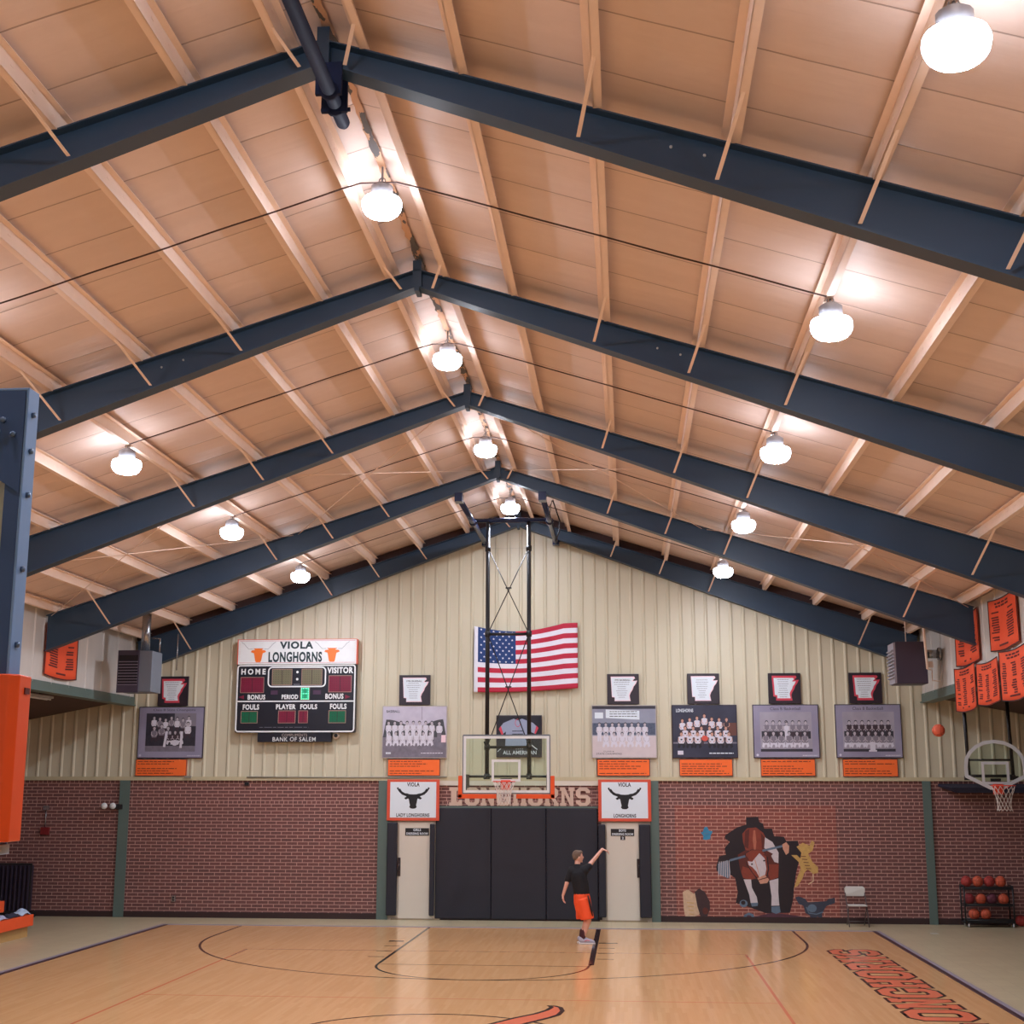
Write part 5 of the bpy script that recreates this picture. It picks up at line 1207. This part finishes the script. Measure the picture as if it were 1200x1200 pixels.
hips = V3(1.61, 0, .92); chest = V3(1.55, 0, 1.30); neck = V3(1.525, .0, 1.49); head = V3(1.54, .01, 1.66)
hd = Matrix.Rotation(math.radians(20), 3, 'Z') # face towards +X and a little +Y
capsule(mb, hips, chest, .13, .15); capsule(mb, V3(1.48, -.0, 1.36), V3(1.63, .0, 1.38), .10, .10)
capsule(mb, V3(1.53, 0, 1.40), V3(1.53, .01, 1.56), .062, .055)
mb.ell(head+Vector((-.005, 0, .02)), (.098, .08, .110)); mb.ell(head+hd @ Vector((.035, 0, -.045)), (.062, .058, .07))
mb.ell(head+hd @ Vector((.105, 0, -.012)), (.018, .013, .024)); mb.ell(head+hd @ Vector((.088, 0, -.055)), (.02, .026, .010)); mb.ell(head+hd @ Vector((.078, 0, -.095)), (.022, .022, .018))
mb.ell(head+hd @ Vector((-.005, -.078, -.015)), (.022, .010, .032)); mb.ell(head+hd @ Vector((-.005, .078, -.015)), (.022, .010, .032)); mb.ell(head+hd @ Vector((.085, 0, .028)), (.014, .05, .010))
# left arm hanging (viewer's left), right arm raised
lsh, lel, lwr = V3(1.395, .02, 1.41), V3(1.315, -.02, 1.15), V3(1.235, .02, .91)
rsh, rel, rwr = V3(1.70, .0, 1.43), V3(1.82, .12, 1.56), V3(2.02, .20, 1.80)
capsule(mb, lsh, lel, .052, .042); capsule(mb, lel, lwr, .041, .027)
capsule(mb, rsh, rel, .052, .044); capsule(mb, rel, rwr, .043, .029)
def hand(w_, fwd, nrm, s_=1.0, side=1, curl=.5):
    fwd = fwd.normalized(); nrm = (nrm-fwd*nrm.dot(fwd)).normalized(); lat = fwd.cross(nrm)*side
    pc = w_+fwd*.045*s_
    for k in range(4):
        b = w_+fwd*.01*s_+lat*(k-1.5)*.012*s_; t = w_+fwd*.085*s_+lat*(k-1.5)*.021*s_; capsule(mb, b, t, .016*s_, .012*s_, n=8)
        L = [.062, .074, .07, .055][k]*s_; d1 = (fwd-nrm*curl*.5).normalized(); d2 = (fwd-nrm*curl*1.6).normalized()
        m1 = t+d1*L*.5; e_ = m1+d2*L*.55; capsule(mb, t, m1, .0105*s_, .0095*s_, n=8); capsule(mb, m1, e_, .0095*s_, .0075*s_, n=8)
    tb = w_+fwd*.02*s_-lat*.022*s_; t1 = tb+(fwd*.6-lat*.8).normalized()*.042*s_; capsule(mb, tb, t1, .015*s_, .012*s_, n=8); capsule(mb, t1, t1+(fwd*.9-lat*.3-nrm*.3).normalized()*.036*s_, .011*s_, .009*s_, n=8)
hand(lwr, Vector((.12, 0, -1)), Vector((-1, .2, 0)), 1.0, 1, .6)
hand(rwr, Vector((1, .15, -.30)), Vector((.3, 0, 1)), 1.12, -1, 1.0)
# legs: right leg stands, left leg trails just beyond it
capsule(mb, V3(1.63, -.06, .88), V3(1.745, -.07, .48), .085, .056); capsule(mb, V3(1.745, -.07, .47), V3(1.635, -.06, .13), .056, .036)
mb.ell(V3(1.69, -.06, .35), (.058, .055, .11)); 
capsule(mb, V3(1.62, .09, .88), V3(1.70, .11, .49), .085, .055); capsule(mb, V3(1.70, .11, .48), V3(1.60, .13, .15), .054, .036)
capsule(mb, V3(1.62, -.06, .06), V3(1.78, -.06, .045), .035, .03); capsule(mb, V3(1.585, .13, .08), V3(1.73, .13, .05), .035, .03)
remesh(mb.build('body', SKIN, root), .0075, 3, .5)
mb = MB(); mb.ell(head+hd @ Vector((-.02, 0, .035)), (.100, .086, .100)); mb.ell(head+hd @ Vector((-.06, 0, -.005)), (.05, .070, .062)); mb.ell(head+hd @ Vector((.045, 0, .085)), (.055, .066, .042))
remesh(mb.build('hair', HAIR, root), .009, 2, .4)
mb = MB(); TS = mat('black_tshirt', rgb(20, 20, 26), .85, bump=.3, bscale=14)
capsule(mb, V3(1.61, 0, .96), V3(1.55, 0, 1.30), .155, .165); capsule(mb, V3(1.46, .0, 1.37), V3(1.65, .0, 1.39), .105, .105); capsule(mb, V3(1.60, 0, 1.0), V3(1.60, 0, 1.15), .16, .15)
capsule(mb, V3(1.41, .01, 1.40), V3(1.335, .0, 1.22), .078, .070); capsule(mb, V3(1.66, .0, 1.41), V3(1.755, .05, 1.47), .082, .072); capsule(mb, V3(1.53, .0, 1.42), V3(1.53, .005, 1.475), .10, .075)
remesh(mb.build('t_shirt', TS, root), .011, 3, .5)
mb = MB(); OS = mat('orange_basketball_shorts', rgb(244, 84, 36), .7, bump=.4, bscale=10)
mb.tube([V3(1.60, 0, .99), V3(1.605, 0, .93), V3(1.62, 0, .80), V3(1.645, 0, .66), V3(1.67, 0, .56)], [.14, .160, .172, .165, .15], n=18)
for yy, xk in ((-.075, .02), (.09, -.07)): mb.tube([V3(1.62+xk*.3, yy, .86), V3(1.66+xk*.7, yy, .68), V3(1.69+xk, yy, .53), V3(1.698+xk, yy, .478)], [.12, .128, .134, .136], n=16)
o = remesh(mb.build('shorts', OS, root), .011, 2, .5)
mb = MB(); mb.tube([V3(1.735, -.15, .93), V3(1.765, -.165, .82), V3(1.80, -.17, .66), V3(1.825, -.165, .54)], [.012, .02, .02, .008], n=8); mb.build('side_stripe', mat('black_stripe', rgb(40, 26, 30), .8), root)
SHO = mat('grey_sneaker', rgb(170, 168, 184), .6); SOL = mat('white_sole', rgb(214, 208, 206), .5); SOCK = mat('dark_red_sock', rgb(66, 26, 32), .8)
for yy, xo, zo in ((-.06, 0, 0), (.13, -.04, .015)):
    mb = MB(); capsule(mb, V3(1.645+xo, yy, .23), V3(1.625+xo, yy, .09), .047, .046); mb.build('sock', SOCK, root)
    mb = MB(); capsule(mb, V3(1.60+xo, yy, .075+zo), V3(1.73+xo, yy, .058+zo*.5), .052, .044); capsule(mb, V3(1.73+xo, yy, .055), V3(1.83+xo, yy, .042), .046, .034); mb.ell(V3(1.615+xo, yy, .10), (.055, .05, .045))
    remesh(mb.build('shoe', SHO, root), .008, 2, .5)
    mb = MB(); mb.prism([(1.545+xo, -.035), (1.60+xo, -.05), (1.78+xo, -.052), (1.85+xo, -.035), (1.875+xo, 0), (1.85+xo, .035), (1.78+xo, .052), (1.60+xo, .05), (1.545+xo, .035)], lambda u, v, w_, yy=yy: (u, PY+yy+v, .002+w_), .03); bevel(mb.build('sole', SOL, root), .008)
    mb = MB(); mb.tube([V3(1.66+xo, yy-.054, .06), V3(1.71+xo, yy-.054, .085), V3(1.76+xo, yy-.05, .07)], .006, n=6); mb.build('shoe_trim', RIMM, root)
